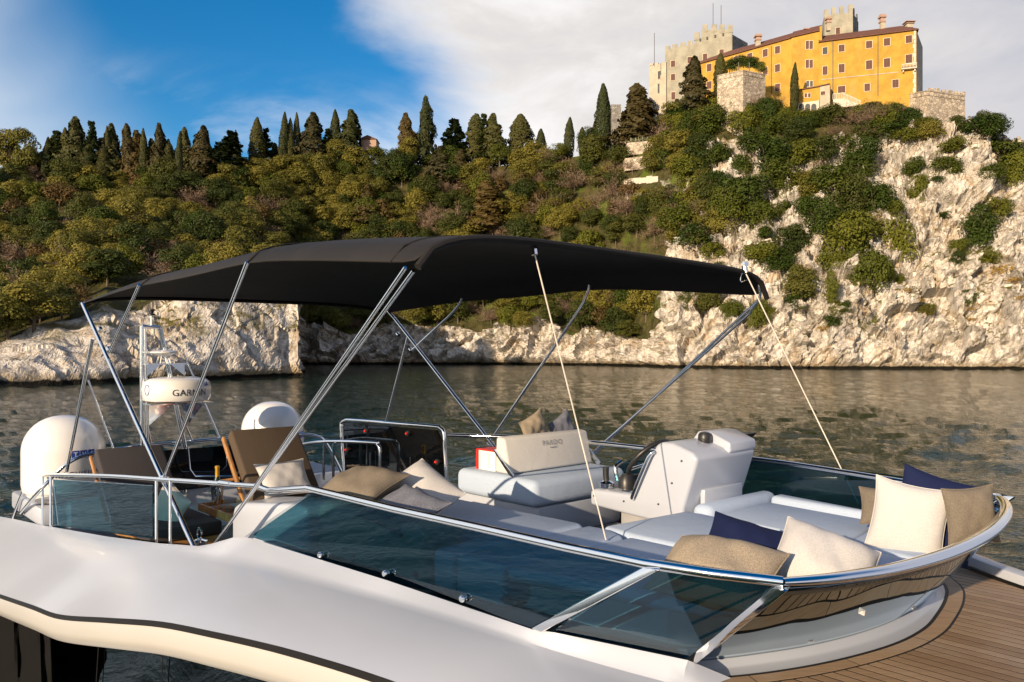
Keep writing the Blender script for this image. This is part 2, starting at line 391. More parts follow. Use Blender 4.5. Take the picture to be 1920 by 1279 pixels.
# wavelets as real relief: finer steps near the boats, coarser far out
rr = np.concatenate([np.linspace(.6, 4, 14), CAMH/np.tan(np.linspace(math.atan(CAMH/4.2), math.atan(CAMH/420), 560)), np.array([470, 600, 900, 1600, 3200, 9000])])
aa = np.concatenate([np.linspace(-180, -50, 60)[:-1], np.linspace(-50, 50, 760), np.linspace(50, 180, 60)[1:]])*math.pi/180
RR, AA = np.meshgrid(rr, aa, indexing='ij'); sxw, syw = RR*np.sin(AA), RR*np.cos(AA)
wr_ = np.random.RandomState(4); zz = np.zeros_like(RR); NW = 44
pxy = np.stack([sxw.ravel(), syw.ravel(), np.zeros(sxw.size)], -1)
gust = .45+.95*sstep(fbm(pxy/np.array([34., 60., 1.]), 301, 3), .34, .66).reshape(RR.shape)
spacing = np.gradient(rr)[:, None]
for k in range(NW):
    lam = .5*(5.0/.5)**(k/(NW-1)); th_ = wr_.normal(math.pi/2, .75); s_ = .046*(1.1 if lam > 1.2 else 1.0)
    ph_ = wr_.uniform(0, 6.28); kx, ky = 2*math.pi/lam*math.cos(th_), 2*math.pi/lam*math.sin(th_)
    zz += s_*lam/(2*math.pi)*np.sin(kx*sxw+ky*syw+ph_+.8*np.sin(.13*sxw+k)+.8*np.sin(.09*syw+2*k))
zz *= gust*np.clip((520-RR)/150, 0, 1)
Pw = np.stack([sxw, syw, zz], -1).reshape(-1, 3); nrw, naw = RR.shape; iw = np.arange(nrw*naw).reshape(nrw, naw)
qw = np.stack([iw[:-1, :-1], iw[:-1, 1:], iw[1:, 1:], iw[1:, :-1]], -1).reshape(-1, 4)[:, ::-1]
me = bpy.data.meshes.new('sea'); me.vertices.add(len(Pw)); me.vertices.foreach_set('co', Pw.ravel())
me.loops.add(qw.size); me.loops.foreach_set('vertex_index', qw.ravel().astype(np.int32))
me.polygons.add(len(qw)); me.polygons.foreach_set('loop_start', np.arange(0, qw.size, 4, dtype=np.int32)); me.polygons.foreach_set('loop_total', np.full(len(qw), 4, np.int32))
me.polygons.foreach_set('use_smooth', np.ones(len(qw), bool)); me.update(calc_edges=True); me.materials.append(MATS['sea_water'])
at = me.attributes.new('ruffle', 'FLOAT', 'POINT'); at.data.foreach_set('value', (.03+.10*sstep(RR, 15, 240)*np.clip(gust, .5, 1.2)).ravel().astype(np.float32))   # wind ruffles the open bay, the lee of the yacht is smoother
sea = bpy.data.objects.new('sea', me); COL.objects.link(sea); sea['kind'] = 'structure'

# ------------------------------------------------------------------ hillside, headland and castle cliff: one sheet of ground
# columns: photo column u, then five stations (photo row v, depth m): waterline, top of shore rock, lower slope, upper slope, crest
CT = [(-900, (790, 62), (690, 72), (590, 140), (470, 230), (350, 300)),
      (-400, (748, 95), (655, 112), (565, 165), (450, 250), (340, 310)),
      (0, (727, 122), (640, 140), (550, 195), (425, 275), (340, 325)),
      (90, (724.5, 127), (612, 147), (538, 200), (420, 276), (342, 326)),
      (150, (722, 131), (600, 150), (530, 203), (420, 278), (344, 327)),
      (200, (720, 135), (566, 154), (515, 208), (420, 282), (345, 328)),
      (240, (718.5, 139), (578, 157), (515, 212), (420, 285), (346, 330)),
      (300, (716.5, 143), (560, 161), (510, 222), (420, 290), (346, 332)),
      (350, (715, 147), (538, 159), (504, 235), (420, 297), (346, 335)),
      (450, (711.5, 156), (530, 166), (498, 262), (415, 312), (335, 344)),
      (535, (708.5, 164.5), (528, 174), (500, 292), (415, 328), (322, 352)),
      (562, (708, 166), (540, 173), (505, 305), (412, 336), (318, 356)),
      (574, (684, 303), (618, 309), (510, 318), (410, 341), (314, 358)),
      (640, (684, 304), (622, 310), (520, 328), (405, 345), (305, 362)),
      (800, (684, 304), (610, 311), (515, 328), (405, 345), (310, 362)),
      (900, (684, 303), (618, 309), (510, 326), (405, 343), (315, 360)),
      (1000, (685, 297), (622, 302), (505, 320), (400, 337), (305, 356)),
      (1100, (686, 288), (632, 292), (505, 310), (395, 326), (290, 346)),
      (1170, (687, 278), (640, 282), (500, 300), (370, 313), (286, 330)),
      (1222, (689, 264), (640, 269), (495, 287), (350, 303), (268, 322)),
      (1262, (691, 249), (590, 257), (485, 276), (345, 295), (240, 316)),
      (1300, (691, 246), (560, 256), (470, 270), (330, 289), (218, 306)),
      (1400, (692, 240), (590, 247), (450, 264), (320, 279), (205, 293)),
      (1500, (693, 236), (575, 243), (440, 258), (315, 274), (210, 287)),
      (1600, (693, 235), (550, 243), (415, 256), (300, 270), (200, 284)),
      (1690, (693, 233), (520, 242), (385, 252), (285, 265), (195, 279)),
      (1750, (693, 232), (500, 241), (360, 249), (272, 261), (224, 273)),
      (1815, (693, 230), (480, 239), (355, 247), (290, 257), (240, 268)),
      (1870, (694, 229), (490, 238), (375, 247), (320, 256), (284, 266)),
      (1920, (694, 228), (500, 236), (400, 245), (362, 253), (336, 262)),
      (2000, (695, 226), (520, 234), (440, 243), (410, 251), (390, 260)),
      (2150, (697, 222), (580, 230), (530, 240), (510, 250), (495, 262)),
      (2400, (700, 218), (630, 226), (600, 240), (590, 252), (580, 265)),
      (2800, (704, 212), (665, 220), (645, 240), (640, 255), (635, 270))]
CU = np.array([c[0] for c in CT], float)
CV = np.array([[s[0] for s in c[1:]] for c in CT], float); CD = np.array([[s[1] for s in c[1:]] for c in CT], float)
def station(u):
    u = np.asarray(u, float)
    V = np.stack([np.interp(u, CU, CV[:, k]) for k in range(5)], -1); D = np.stack([np.interp(u, CU, CD[:, k]) for k in range(5)], -1)
    return V, D
ucols = np.concatenate([np.arange(-900, -60, 24.), np.arange(-60, 556, 3.), np.arange(556, 580, 2.), np.arange(580, 1224, 3.), np.arange(1224, 1985, 2.4), np.arange(1985, 2801, 24.)])
segs = [54, 40, 34, 30]
V, D = station(ucols); nu = len(ucols)
X = (ucols[:, None]-960)/FPX*D; Y = D; Zc = CAMH-(V-VH)/FPX*D; Zc[:, 0] = 0
st = np.stack([X, Y, Zc], -1)                                    # nu,5,3
rows, rk = [], []
below = st[:, 0].copy(); below[:, 2] = -4; below[:, 1] -= 1.0; rows.append(below); rk.append(-.1)
for k, n in enumerate(segs):
    for i in range(n): rows.append(st[:, k]*(1-i/n)+st[:, k+1]*(i/n)); rk.append(k+i/n)
rows.append(st[:, 4]); rk.append(4.0)
for g, dz in ((6, .3), (20, -.3), (60, -2), (250, -14), (900, -40)):
    r = st[:, 4].copy(); r[:, 1] += g; r[:, 0] *= (r[:, 1]/(r[:, 1]-g)); r[:, 2] += dz; rows.append(r); rk.append(4+g/10)
G = np.stack(rows, 0); nr = len(rows); rk = np.array(rk)          # nr,nu,3
du = np.gradient(G, axis=1); dv = np.gradient(G, axis=0)
N = np.cross(du, dv); N /= np.linalg.norm(N, axis=2, keepdims=True)+1e-9
N = np.where((N[:, :, 1:2] > 0.2), -N, N); N[:, :, 2] = np.abs(N[:, :, 2])
for it in range(2): N = (N+np.roll(N, 1, 0)+np.roll(N, -1, 0)+np.roll(N, 1, 1)+np.roll(N, -1, 1)); N /= np.linalg.norm(N, axis=2, keepdims=True)
P = G.reshape(-1, 3); RKg = np.repeat(rk, nu); Ug = np.tile(ucols, nr)
# how rocky: shore band everywhere, most of the castle cliff
cliff = sstep(Ug, 1215, 1290)
patch = fbm(P/16., 5, 3)
rock_shore = 1-sstep(RKg+.5*(patch-.5), .92, 1.10)
rock_cliff = cliff*(1-sstep(RKg+1.6*(patch-.5)-.9*sstep(Ug, 1690, 1760), 2.9, 3.6))
rock = np.clip(np.maximum(rock_shore, rock_cliff), 0, 1)
ang = R(38); ca, sa = math.cos(ang), math.sin(ang)
Pr = P.copy(); Pr[:, 0] = P[:, 0]*ca+P[:, 2]*sa; Pr[:, 2] = -P[:, 0]*sa+P[:, 2]*ca        # tilted beds
warp = np.stack([fbm(P/9., 31, 3), fbm(P/9., 47, 3), fbm(P/9., 63, 3)], -1)-.5
q1 = ridged((P*np.array([1, 1, .55])+warp*7)/26., 3, 3); q2 = ridged((Pr*np.array([.30, 1, 1.25])+warp*6)/9., 11, 3)
f1, f2, idv = worley((Pr*np.array([.42, 1, 1.0])+warp*4)/6.0, 21)
g1, g2, gid = worley((Pr*np.array([.6, 1, 1.0])+warp*2)/2.3, 77)
small = fbm(P/1.2, 91, 3)-.5
q3 = ridged((Pr*np.array([1.0, 1, .36])+warp*6)/9.5, 55, 4)
face = sstep(Ug, 330, 380)*(1-sstep(Ug, 556, 574))                # the sheer headland face is smoother
amp = 1-.5*face
fa = facets((Pr*np.array([.7, 1, .8])+warp*5)/7.5, 201); fb = facets((Pr*np.array([.55, 1, 1.0])+warp*3)/3.1, 231); fc = facets((P+warp)/1.35, 261)
near = 1-sstep(Ug, 555, 578); nl = 1-sstep(Ug, 150, 330)
hi = (q1-.55)*9*(1-.5*face) + ((q2-.55)*2.4 + (q3-.55)*6.5 + fa*4.2*(1-.75*nl) + fb*2.4*(1-.3*near-.55*nl) + fc*.7*(1-.9*nl) + small*.2)*amp
lo = (fbm(P/12., 8, 3)-.5)*3.2+small*.5
hi = hi*(1-.58*near)-1.2*near*sstep(RKg, .3, 1.0); disp = hi*rock+lo*(1-rock)       # the near headland is smoother, water-worn rock
disp *= sstep(RKg, -.02, .10)*(1-.8*sstep(RKg, 3.7, 4.0))
disp -= .9*np.exp(-((P[:, 2]-.7)/.6)**2)*sstep(RKg, -.05, .02)     # wave-cut notch
P2 = P+N.reshape(-1, 3)*disp[:, None]
idx = np.arange(nr*nu).reshape(nr, nu)
quads = np.stack([idx[:-1, :-1], idx[:-1, 1:], idx[1:, 1:], idx[1:, :-1]], -1).reshape(-1, 4)
me = bpy.data.meshes.new('hillside'); me.vertices.add(len(P2)); me.vertices.foreach_set('co', P2.ravel())
me.loops.add(quads.size); me.loops.foreach_set('vertex_index', quads.ravel().astype(np.int32))
me.polygons.add(len(quads)); me.polygons.foreach_set('loop_start', np.arange(0, quads.size, 4, dtype=np.int32)); me.polygons.foreach_set('loop_total', np.full(len(quads), 4, np.int32))
me.update(calc_edges=True); me.validate()
at = me.attributes.new('rock', 'FLOAT', 'POINT'); at.data.foreach_set('value', rock.astype(np.float32))
crk = np.clip(np.maximum(1-sstep(f2-f1, .0, .13), .7*(1-sstep(g2-g1, 0, .12))), 0, 1)
at = me.attributes.new('crack', 'FLOAT', 'POINT'); at.data.foreach_set('value', crk.astype(np.float32))
for p in me.polygons: p.use_smooth = False
hill = bpy.data.objects.new('hillside', me); COL.objects.link(hill); hill['kind'] = 'structure'
t = NT('hill_ground')
geo = t.n('ShaderNodeNewGeometry'); sx = t.n('ShaderNodeSeparateXYZ'); t.l(geo.outputs['Position'], sx.inputs[0])
ra = t.n('ShaderNodeAttribute', attribute_name='rock'); cr = t.n('ShaderNodeAttribute', attribute_name='crack')
a1, a2, a3 = t.noise(.10, 6, .6), t.noise(.45, 6, .65), t.noise(2.2, 5, .6)
st1 = t.noise(.5, 6, .65, t.co((1, 1, .22)), .8)
c = t.mix(t.rmp(a1, .35, .65), (.76, .71, .64), (.62, .58, .52))
c = t.mix(t.rmp(a2, .48, .70, 0, .75), c, (.78, .73, .65))
c = t.mix(t.rmp(st1, .47, .66, 0, .8), c, (.22, .19, .155))
c = t.mix(t.rmp(t.noise(.16, 5, .6), .50, .68, 0, .6), c, (.42, .29, .15))
c = t.mix(t.rmp(a3, .56, .74, 0, .55), c, (.20, .175, .145))
ed = t.voro(.55, vec=t.co((1, 1, .6)))
wv = t.n('ShaderNodeTexVoronoi', feature='DISTANCE_TO_EDGE'); wv.inputs['Scale'].default_value = .42
dv_ = t.n('ShaderNodeVectorMath', operation='ADD'); nn = t.n('ShaderNodeTexNoise'); nn.inputs['Scale'].default_value = .5; nn.inputs['Detail'].default_value = 4
t.l(t.co(), nn.inputs['Vector']); sc_ = t.n('ShaderNodeVectorMath', operation='SCALE'); sc_.inputs['Scale'].default_value = 3.2; t.l(nn.outputs['Color'], sc_.inputs[0])
t.l(t.co((1, 1, .55), (0, R(25), 0)), dv_.inputs[0]); t.l(sc_.outputs[0], dv_.inputs[1]); t.l(dv_.outputs[0], wv.inputs['Vector'])
c = t.mix(t.rmp(wv.outputs[0], 0, .03, .28, 0), c, (.10, .085, .07))
c = t.mix(t.math('MULTIPLY', cr.outputs['Fac'], .42), c, (.12, .10, .08))
# grass and moss in the rock, then soil under the wood
up = t.n('ShaderNodeSeparateXYZ'); t.l(geo.outputs['Normal'], up.inputs[0])
gr = t.math('MULTIPLY', t.rmp(up.outputs[2], .38, .7), t.rmp(t.noise(.22, 5, .6), .42, .58))
gcol = t.mix(t.rmp(t.noise(1.4, 4), .35, .7), (.10, .10, .02), (.16, .12, .035))
c = t.mix(t.math('MULTIPLY', gr, t.rmp(sx.outputs[2], 5, 12)), c, gcol)
soil = t.mix(t.rmp(t.noise(.4, 5, .65), .3, .7), (.035, .04, .012), (.09, .075, .03))
soil = t.mix(t.rmp(t.noise(.12, 4), .52, .66), soil, (.09, .12, .018))
c = t.mix(t.math('SUBTRACT', 1.0, t.rmp(t.math('ADD', ra.outputs['Fac'], t.math('MULTIPLY', t.math('SUBTRACT', a2, .5), .9)), .35, .6)), c, soil)
# algae and tide marks along the waterline
zt = t.math('ADD', sx.outputs[2], t.math('MULTIPLY', t.math('SUBTRACT', t.noise(.5, 4), .5), 1.0))
c = t.mix(t.rmp(zt, 1.1, 2.6, .65, 0), c, (.24, .17, .075)); c = t.mix(t.rmp(zt, .75, 1.15, 1, 0), c, (.012, .011, .008))
nb = t.bump(t.rmp(wv.outputs[0], 0, .10), .35, .3, t.bump(t.noise(1.1, 6, .65), .9, .5, t.bump(a3, .7, .25)))
t.set(c, .92, 0, nb, .15)
me.materials.append(t.m)

GV = VH-(P2[:, 2]-CAMH)/P2[:, 1]*FPX; GV = GV.reshape(nr, nu); GP = P2.reshape(nr, nu, 3)
def ground(u, v):                     # the point of the ground seen at photo column u, row v (nearest surface)
    j = int(np.clip(np.searchsorted(ucols, u), 1, nu-1)); col = GV[1:-5, j]; pts = GP[1:-5, j]
    k = np.where((col[:-1] >= v) & (col[1:] < v))[0]
    if len(k) == 0:
        i = int(np.argmin(np.abs(col-v))); return Vector(pts[i])
    i = k[0]; w = (col[i]-v)/max(1e-6, col[i]-col[i+1]); return Vector(pts[i]*(1-w)+pts[i+1]*w)
def crest(u):
    j = int(np.clip(np.searchsorted(ucols, u), 1, nu-1)); return Vector(GP[1+sum(segs), j])
def drop(x, y, z0=60):               # height of the ground under (x, y): nearest grid vertex
    d2 = (GP[:, :, 0]-x)**2+(GP[:, :, 1]-y)**2; i = int(np.argmin(d2)); return float(GP.reshape(-1, 3)[i, 2])
# ------------------------------------------------------------------ castle
class Wall:
    """a vertical plane through two photo columns at given depths"""
    def __init__(s, u0, d0, u1, d1):
        s.u0, s.u1 = u0, u1
        s.a = wp(u0, VH, d0); s.c = wp(u1, VH, d1); s.t = (s.c-s.a).normalized(); s.n = Vector((s.t.y, -s.t.x, 0))
        if s.n.y > 0: s.n = -s.n
    def at(s, u, v):
        d = ray(u, v); o = Vector((0, 0, CAMH)); return o + d*((s.a-o).dot(s.n)/d.dot(s.n))
def facade_window(w, u, v, wd, ht, parent, leaves=2, dark=False, frame=.16, name='window'):
    c = w.at(u, v); d = c.y/FPX; hw, hh = wd*d/2/max(.35, abs(w.t.x)), ht*d/2
    T, U, Nn = w.t, BZ, w.n
    fr = MB()
    for sx_ in (-1, 1): fr.box(c+T*sx_*(hw+frame/2)+Nn*.06, T*frame/2, U*(hh+frame), Nn*.11)
    for sz in (-1, 1): fr.box(c+U*sz*(hh+frame/2)+Nn*.05, T*hw, U*frame/2, Nn*.12)
    W = fr.build(name, 'window_frame', parent)
    if dark: MB().box(c+Nn*.02, T*hw, U*hh, Nn*.02).build('pane', 'window_dark', W)
    else:
        for k in range(leaves):
            x = -hw+hw/leaves*(2*k+1)
            MB().box(c+T*x+Nn*.04, T*(hw/leaves-.025), U*(hh-.02), Nn*.035).build('shutter', 'shutter_brown', W)
    return W
def block(p0, p1, depth, z0, z1, n):      # box behind the line p0-p1
    m = MB(); bk = -n*depth
    a, c = Vector((p0.x, p0.y, 0)), Vector((p1.x, p1.y, 0))
    return m.hexa([a+BZ*z0, c+BZ*z0, c+bk+BZ*z0, a+bk+BZ*z0, a+BZ*z1, c+BZ*z1, c+bk+BZ*z1, a+bk+BZ*z1])
def zat(u, v, d): return wp(u, v, d).z
def merlons(w, us, vtop, wd, ht, parent, mat, thick=1.0):
    for u, vt in zip(us, vtop):
        c = w.at(u, vt); d = c.y/FPX; hh = ht*d/2
        MB().box(c-BZ*(hh-.02)-w.n*(thick/2-.003), w.t*(wd*d/2/max(.4, abs(w.t.x))), BZ*(hh+.02), w.n*thick/2).build('merlon', mat, parent)

# --- the yellow palace: long left wing and the taller right wing
WA = Wall(1312, 331, 1485, 308); WB = Wall(1484, 305.5, 1537, 301); WC = Wall(1536, 300, 1718, 288.5)
pal = thing('yellow_palace', 'long yellow plastered palace with brown shutters on top of the cliff', 'castle', wp(1560, 205, 300))
zbase = 66.0; zA = WA.at(1485, 69).z; zB = WB.at(1537, 58).z; zC = WC.at(1718, 53).z
for W_, u0, u1, vt0, vt1 in ((WA, 1312, 1485, 119, 70.5), (WB, 1484, 1537, 69.5, 57), (WC, 1536, 1718, 78.5, 55.5)):
    a, c = W_.at(u0, 200), W_.at(u1, 200); za, zc = W_.at(u0, vt0).z, W_.at(u1, vt1).z
    dep = -W_.n*14
    m = MB(); g = lambda p, z: Vector((p.x, p.y, z))
    m.hexa([g(a, zbase-14), g(c, zbase-14), g(c+dep, zbase-14), g(a+dep, zbase-14), g(a, za), g(c, zc), g(c+dep, zc), g(a+dep, za)])
    m.build('wall', 'yellow_plaster', pal)
    # roof slope with an overhanging eave
    o_ = W_.n*.7; e0, e1 = g(a, za)+o_-W_.t*.2, g(c, zc)+o_+W_.t*(.8 if W_ is WC else .1)
    rz = BZ*4.6
    r = MB(); bk = -W_.n*7.7
    hip = W_.t*(-5.0 if W_ is WC else 0)
    r.add([e0, e1, e1+bk+rz+hip, e0+bk+rz, e1+bk*2, e0+bk*2, e0-BZ*.3, e1-BZ*.3], [(0, 1, 2, 3), (3, 2, 4, 5), (1, 4, 2), (0, 3, 5), (0, 6, 7, 1), (6, 5, 4, 7), (0, 5, 6), (1, 7, 4)])
    r.build('roof', 'roof_tile', pal)
pe, pf = WC.at(1718.3, 200), wp(1730, VH, 303.5); ze = WC.at(1718, 56.5).z
MB().hexa([g(pe, zbase-14), g(pf, zbase-14), g(pf-WC.t*6, zbase-14), g(pe-WC.t*6-WC.n*3, zbase-14), g(pe, ze), g(pf, ze-.5), g(pf-WC.t*6, ze-.5), g(pe-WC.t*6-WC.n*3, ze)]).build('end_wall', 'cream_plaster', pal)
# the windowed gable between the wings and the shaded end wall with its stone quoins
for (u, v) in ((1406, 107), (1435, 99.6), (1458, 93.7)): facade_window(WA, u, v, 7.5, 14, pal)
for (u, v) in ((1330, 127), (1380, 113), (1435, 133.7), (1458, 128), (1330, 160), (1458, 164.4)): facade_window(WA, u, v, 7.5, 14, pal)
for v in (84.6, 120): 
    facade_window(WB, 1514, v, 5.5, 15.5, pal, 1); facade_window(WB, 1521, v, 5.5, 15.5, pal, 1)
for u in (1514.5, 1521.5): facade_window(WB, u, 157.5, 4.6, 11, pal, 1, dark=True)
for (u, v, wd, ht, dk) in ((1547, 95.6, 8, 13, True), (1578, 90.7, 9.5, 13, 0), (1629.5, 83.8, 10, 13.5, 0), (1663, 79, 10, 14, 0), (1704, 73.9, 10, 14, 0), (1547, 132.7, 8, 16, 0),
                           (1578, 128.3, 9.5, 16, 0), (1629.5, 121.8, 10, 16.5, 0), (1663, 118, 10, 16.5, 0), (1704, 110.5, 10.5, 16, 0), (1626, 164, 9, 14, 0), (1679, 157, 10, 15, 0)):
    facade_window(WC, u, v, wd, ht, pal, 2, dark=bool(dk))
facade_window(WC, 1578, 168, 12, 13, pal, 2, name='door')
for W_, u, v0, v1 in ((WA, 1446.5, 86, 185), (WC, 1561.5, 77, 192), (WC, 1646, 66, 180)):
    p0, p1 = W_.at(u, v0)+W_.n*.16, W_.at(u, v1)+W_.n*.16
    MB().tube([p0, p1], .12, 6).build('drainpipe', 'iron', pal)
c0 = WC.at(1714, 90)
for k in range(16):
    p = WC.at(1714.5, 62+k*8.2); ww = .95 if k % 2 else .62
    MB().box(p+WC.n*.05-WC.t*(ww/2-.45), WC.t*ww/2, BZ*.74, WC.n*.1).build('quoin', 'stone_white', pal)
# ledge moulding across the right wing
m = MB(); p0, p1 = WC.at(1540, 149.5), WC.at(1684, 135.5); m.box((p0+p1)/2+WC.n*.05, (p1-p0)/2, BZ*.15, WC.n*.08); m.build('string_course', 'cream_plaster', pal)
# balcony with balusters
c = WC.at(1704, 124); d = c.y/FPX
B_ = MB().box(c+WC.n*.8-BZ*1.2, WC.t*2.5, BZ*.2, WC.n*.8).build('balcony', 'stone_white', pal)
m = MB().box(c+WC.n*1.5+BZ*.35, WC.t*2.5, BZ*.14, WC.n*.12); m.build('handrail', 'stone_white', B_)
for k in range(11): MB().tube([c+WC.n*1.5+WC.t*(-2.35+k*.47)-BZ*1.0, c+WC.n*1.5+WC.t*(-2.35+k*.47)+BZ*.25], .11, 6).build('baluster', 'stone_white', B_)
for k in (-1, 1): MB().box(c+WC.n*.5+WC.t*k*1.9-BZ*1.8, WC.t*.2, BZ*.5, WC.n*.5).build('bracket', 'stone_white', B_)
# gable between the wings
a, c = WC.at(1535, 78), WC.at(1535, 56)
m = MB(); dpt = -WC.n*9; k = Vector((0, 0, 1))
p = WC.at(1537, 80)-WC.n*.4; zt = WB.at(1537, 52).z
m.prism([Vector((p.x, p.y, p.z)), Vector((p.x, p.y, zt)), Vector((p.x, p.y, zt+2.2))+dpt*.55, Vector((p.x, p.y, p.z))+dpt*1.2], WC.t*.8)
m.build('gable', 'yellow_plaster', pal)
# chimneys
def chimney(u, vb, vt, wpx, d):
    base, top = wp(u, vb, d), wp(u, vt, d); h = top.z-base.z; w = wpx*d/FPX/2
    ch = MB(); ch.box(base+BZ*h*.28, (w*.62, 0, 0), (0, w*.62, 0), (0, 0, h*.38)); C_ = ch.build('chimney', 'cream_plaster', pal)
    for z, ww, hh in ((.58, .85, .05), (.72, .60, .10), (.86, 1.0, .05), (.95, .75, .05)):
        MB().box(base+BZ*h*z, (w*ww, 0, 0), (0, w*ww, 0), (0, 0, h*hh)).build('chimney_cap', 'rose_plaster', C_)
for a in ((1421, 90, 65, 13, 318), (1511, 66, 54, 11, 309), (1553, 56, 33, 11, 306), (1654, 60, 28, 12, 299), (1704, 52, 41, 18, 297)): chimney(*a)

# --- annexe with arches and the balustraded stair
WD = Wall(1491, 297, 1557, 292)
an = thing('palace_annexe', 'low yellow annexe with small paired windows and white arches before the palace', 'building', WD.at(1525, 212))
for u0, u1, vt0, vt1, mat, dd in ((1491, 1537, 171, 163, 'yellow_plaster', 0), (1537.4, 1556, 163, 159, 'cream_plaster', .35)):
    a, c = WD.at(u0, 200)+WD.n*dd, WD.at(u1, 200)+WD.n*dd; za, zc = WD.at(u0, vt0).z, WD.at(u1, vt1).z
    g = lambda p, z: Vector((p.x, p.y, z)); dep = -WD.n*6
    MB().hexa([g(a, 64), g(c, 64), g(c+dep, 64), g(a+dep, 64), g(a, za), g(c, zc), g(c+dep, zc), g(a+dep, za)]).build('wall', mat, an)
    MB().hexa([g(a, za+.02)+WD.n*.5, g(c, zc+.02)+WD.n*.5, g(c+dep, zc+.02), g(a+dep, za+.02), g(a, za+.35)+WD.n*.5, g(c, zc+.35)+WD.n*.5, g(c+dep, zc+.9), g(a+dep, za+.9)]).build('roof', 'roof_tile', an)
for u in (1511, 1517.5): facade_window(WD, u, 179, 4, 7.5, an, 1)
Wd2 = Wall(1491, 296.65, 1557, 291.65); facade_window(Wd2, 1543, 175, 7, 7, an, 2)
m = MB(); a, c = WD.at(1491, 195)+WD.n*.25, WD.at(1536, 189)+WD.n*.25
m.box((a+c)/2-BZ*2.6, (c-a)/2, BZ*2.6, WD.n*.24).build('arcade_wall', 'stone_white', an)
for u in (1503, 1514.5, 1526):
    p = WD.at(u, 200)+WD.n*.5; pts = [p-WD.t*.9-BZ*1.6, p+WD.t*.9-BZ*1.6]+[p+WD.t*.9*math.cos(x)+BZ*.95*math.sin(x) for x in np.linspace(0, math.pi, 9)]
    MB().prism(pts, WD.n*.06).build('arch_opening', 'window_dark', an)
sr = thing('garden_stair', 'pale stone stair with balusters climbing to the palace door', 'stairs', wp(1590, 205, 289))
WS = Wall(1560, 291, 1618, 287)
m = MB(); g0, g1, g2 = WS.at(1562, 186), WS.at(1582, 184), WS.at(1614, 197)
m.prism([g0, g1, g2, Vector((g2.x, g2.y, 66)), Vector((g0.x, g0.y, 66))], -WS.n*2.4).build('stair_wall', 'stone_white', sr)
line = [WS.at(1562, 176.5), WS.at(1580, 174.5), WS.at(1614, 190)]
MB().tube(line, .2, 6).build('handrail', 'stone_white', sr)
for p in resample(line, 19): MB().tube([p-BZ*2.0, p-BZ*.1], .14, 6).build('baluster', 'stone_white', sr)
tw_ = thing('terrace_wall', 'long pale terrace wall with short balustrade under the annexe', 'wall', wp(1530, 214, 287))
WT = Wall(1487, 289, 1590, 284.5)
m = MB(); a, c = WT.at(1487, 213), WT.at(1580, 203.5)
m.hexa([Vector((a.x, a.y, a.z-5)), Vector((c.x, c.y, c.z-7)), Vector((c.x, c.y+2, c.z-7)), Vector((a.x, a.y+2, a.z-5)), a, c, c+Vector((0, 2, 0)), a+Vector((0, 2, 0))]).build('wall', 'cream_plaster', tw_)
for p in resample([WT.at(1561, 202), WT.at(1577, 200.5)], 8): MB().tube([p-BZ*.8, p+BZ*.75], .15, 6).build('baluster', 'stone_white', tw_)
MB().tube([WT.at(1560, 198), WT.at(1579, 196.2)], .18, 6).build('handrail', 'stone_white', tw_)

# --- grey keep with battlements
WK = Wall(1247, 338, 1372, 330)
kp = thing('grey_keep', 'grey plastered castle keep with stepped battlements and two flagpoles', 'castle', wp(1310, 205, 334))
g = lambda p, z: Vector((p.x, p.y, z))
a, c = WK.at(1247, 200), WK.at(1372, 200); dep = -WK.n*9
z0, z1 = WK.at(1247, 94).z, WK.at(1372, 66).z
MB().hexa([g(a, 58), g(c, 58), g(c+dep, 58), g(a+dep, 58), g(a, z0), g(c, z1), g(c+dep, z1), g(a+dep, z0)]).build('wall', 'keep_plaster', kp)
a2 = WK.at(1303, 200)-WK.n*.15; c2 = WK.at(1373, 200)-WK.n*.15; zt = WK.at(1373, 57).z; dep2 = -WK.n*8.6
zm = min(z0, z1)-3
MB().hexa([g(a2, zm), g(c2, zm), g(c2+dep2, zm), g(a2+dep2, zm), g(a2, WK.at(1303, 72).z), g(c2, zt), g(c2+dep2, zt), g(a2+dep2, WK.at(1303, 72).z)]).build('upper_wall', 'keep_plaster', kp)
merlons(WK, [1252, 1265, 1280, 1294], [86.5, 83, 79.5, 76.5], 8.5, 8, kp, 'keep_plaster')
merlons(WK, [1306.5, 1322, 1339, 1353.5, 1369], [61, 46, 46, 46, 47], 9, 14, kp, 'keep_plaster')
MB().hexa([g(WK.at(1315, 60)-WK.n*.1, WK.at(1315, 72).z), g(WK.at(1373, 60)-WK.n*.1, WK.at(1373, 58).z), g(WK.at(1373, 60)-WK.n*1.1, WK.at(1373, 58).z), g(WK.at(1315, 60)-WK.n*1.1, WK.at(1315, 72).z),
           g(WK.at(1315, 60)-WK.n*.1, WK.at(1315, 56).z), g(WK.at(1373, 60)-WK.n*.1, WK.at(1373, 55).z), g(WK.at(1373, 60)-WK.n*1.1, WK.at(1373, 55).z), g(WK.at(1315, 60)-WK.n*1.1, WK.at(1315, 56).z)]).build('parapet', 'keep_plaster', kp)
for (u, v) in ((1262, 120), (1293, 113), (1322, 107), (1353, 99), (1262, 145), (1293, 139)): facade_window(WK, u, v, 7.5, 12, kp)
facade_window(WK, 1262.5, 180, 7, 14, kp)
for (u, v) in ((1313, 75), (1326, 72), (1341, 68), (1356, 65)): MB().box(WK.at(u, v)+WK.n*.01, WK.t*.35, BZ*.6, WK.n*.03).build('arrow_slit', 'window_dark', kp)
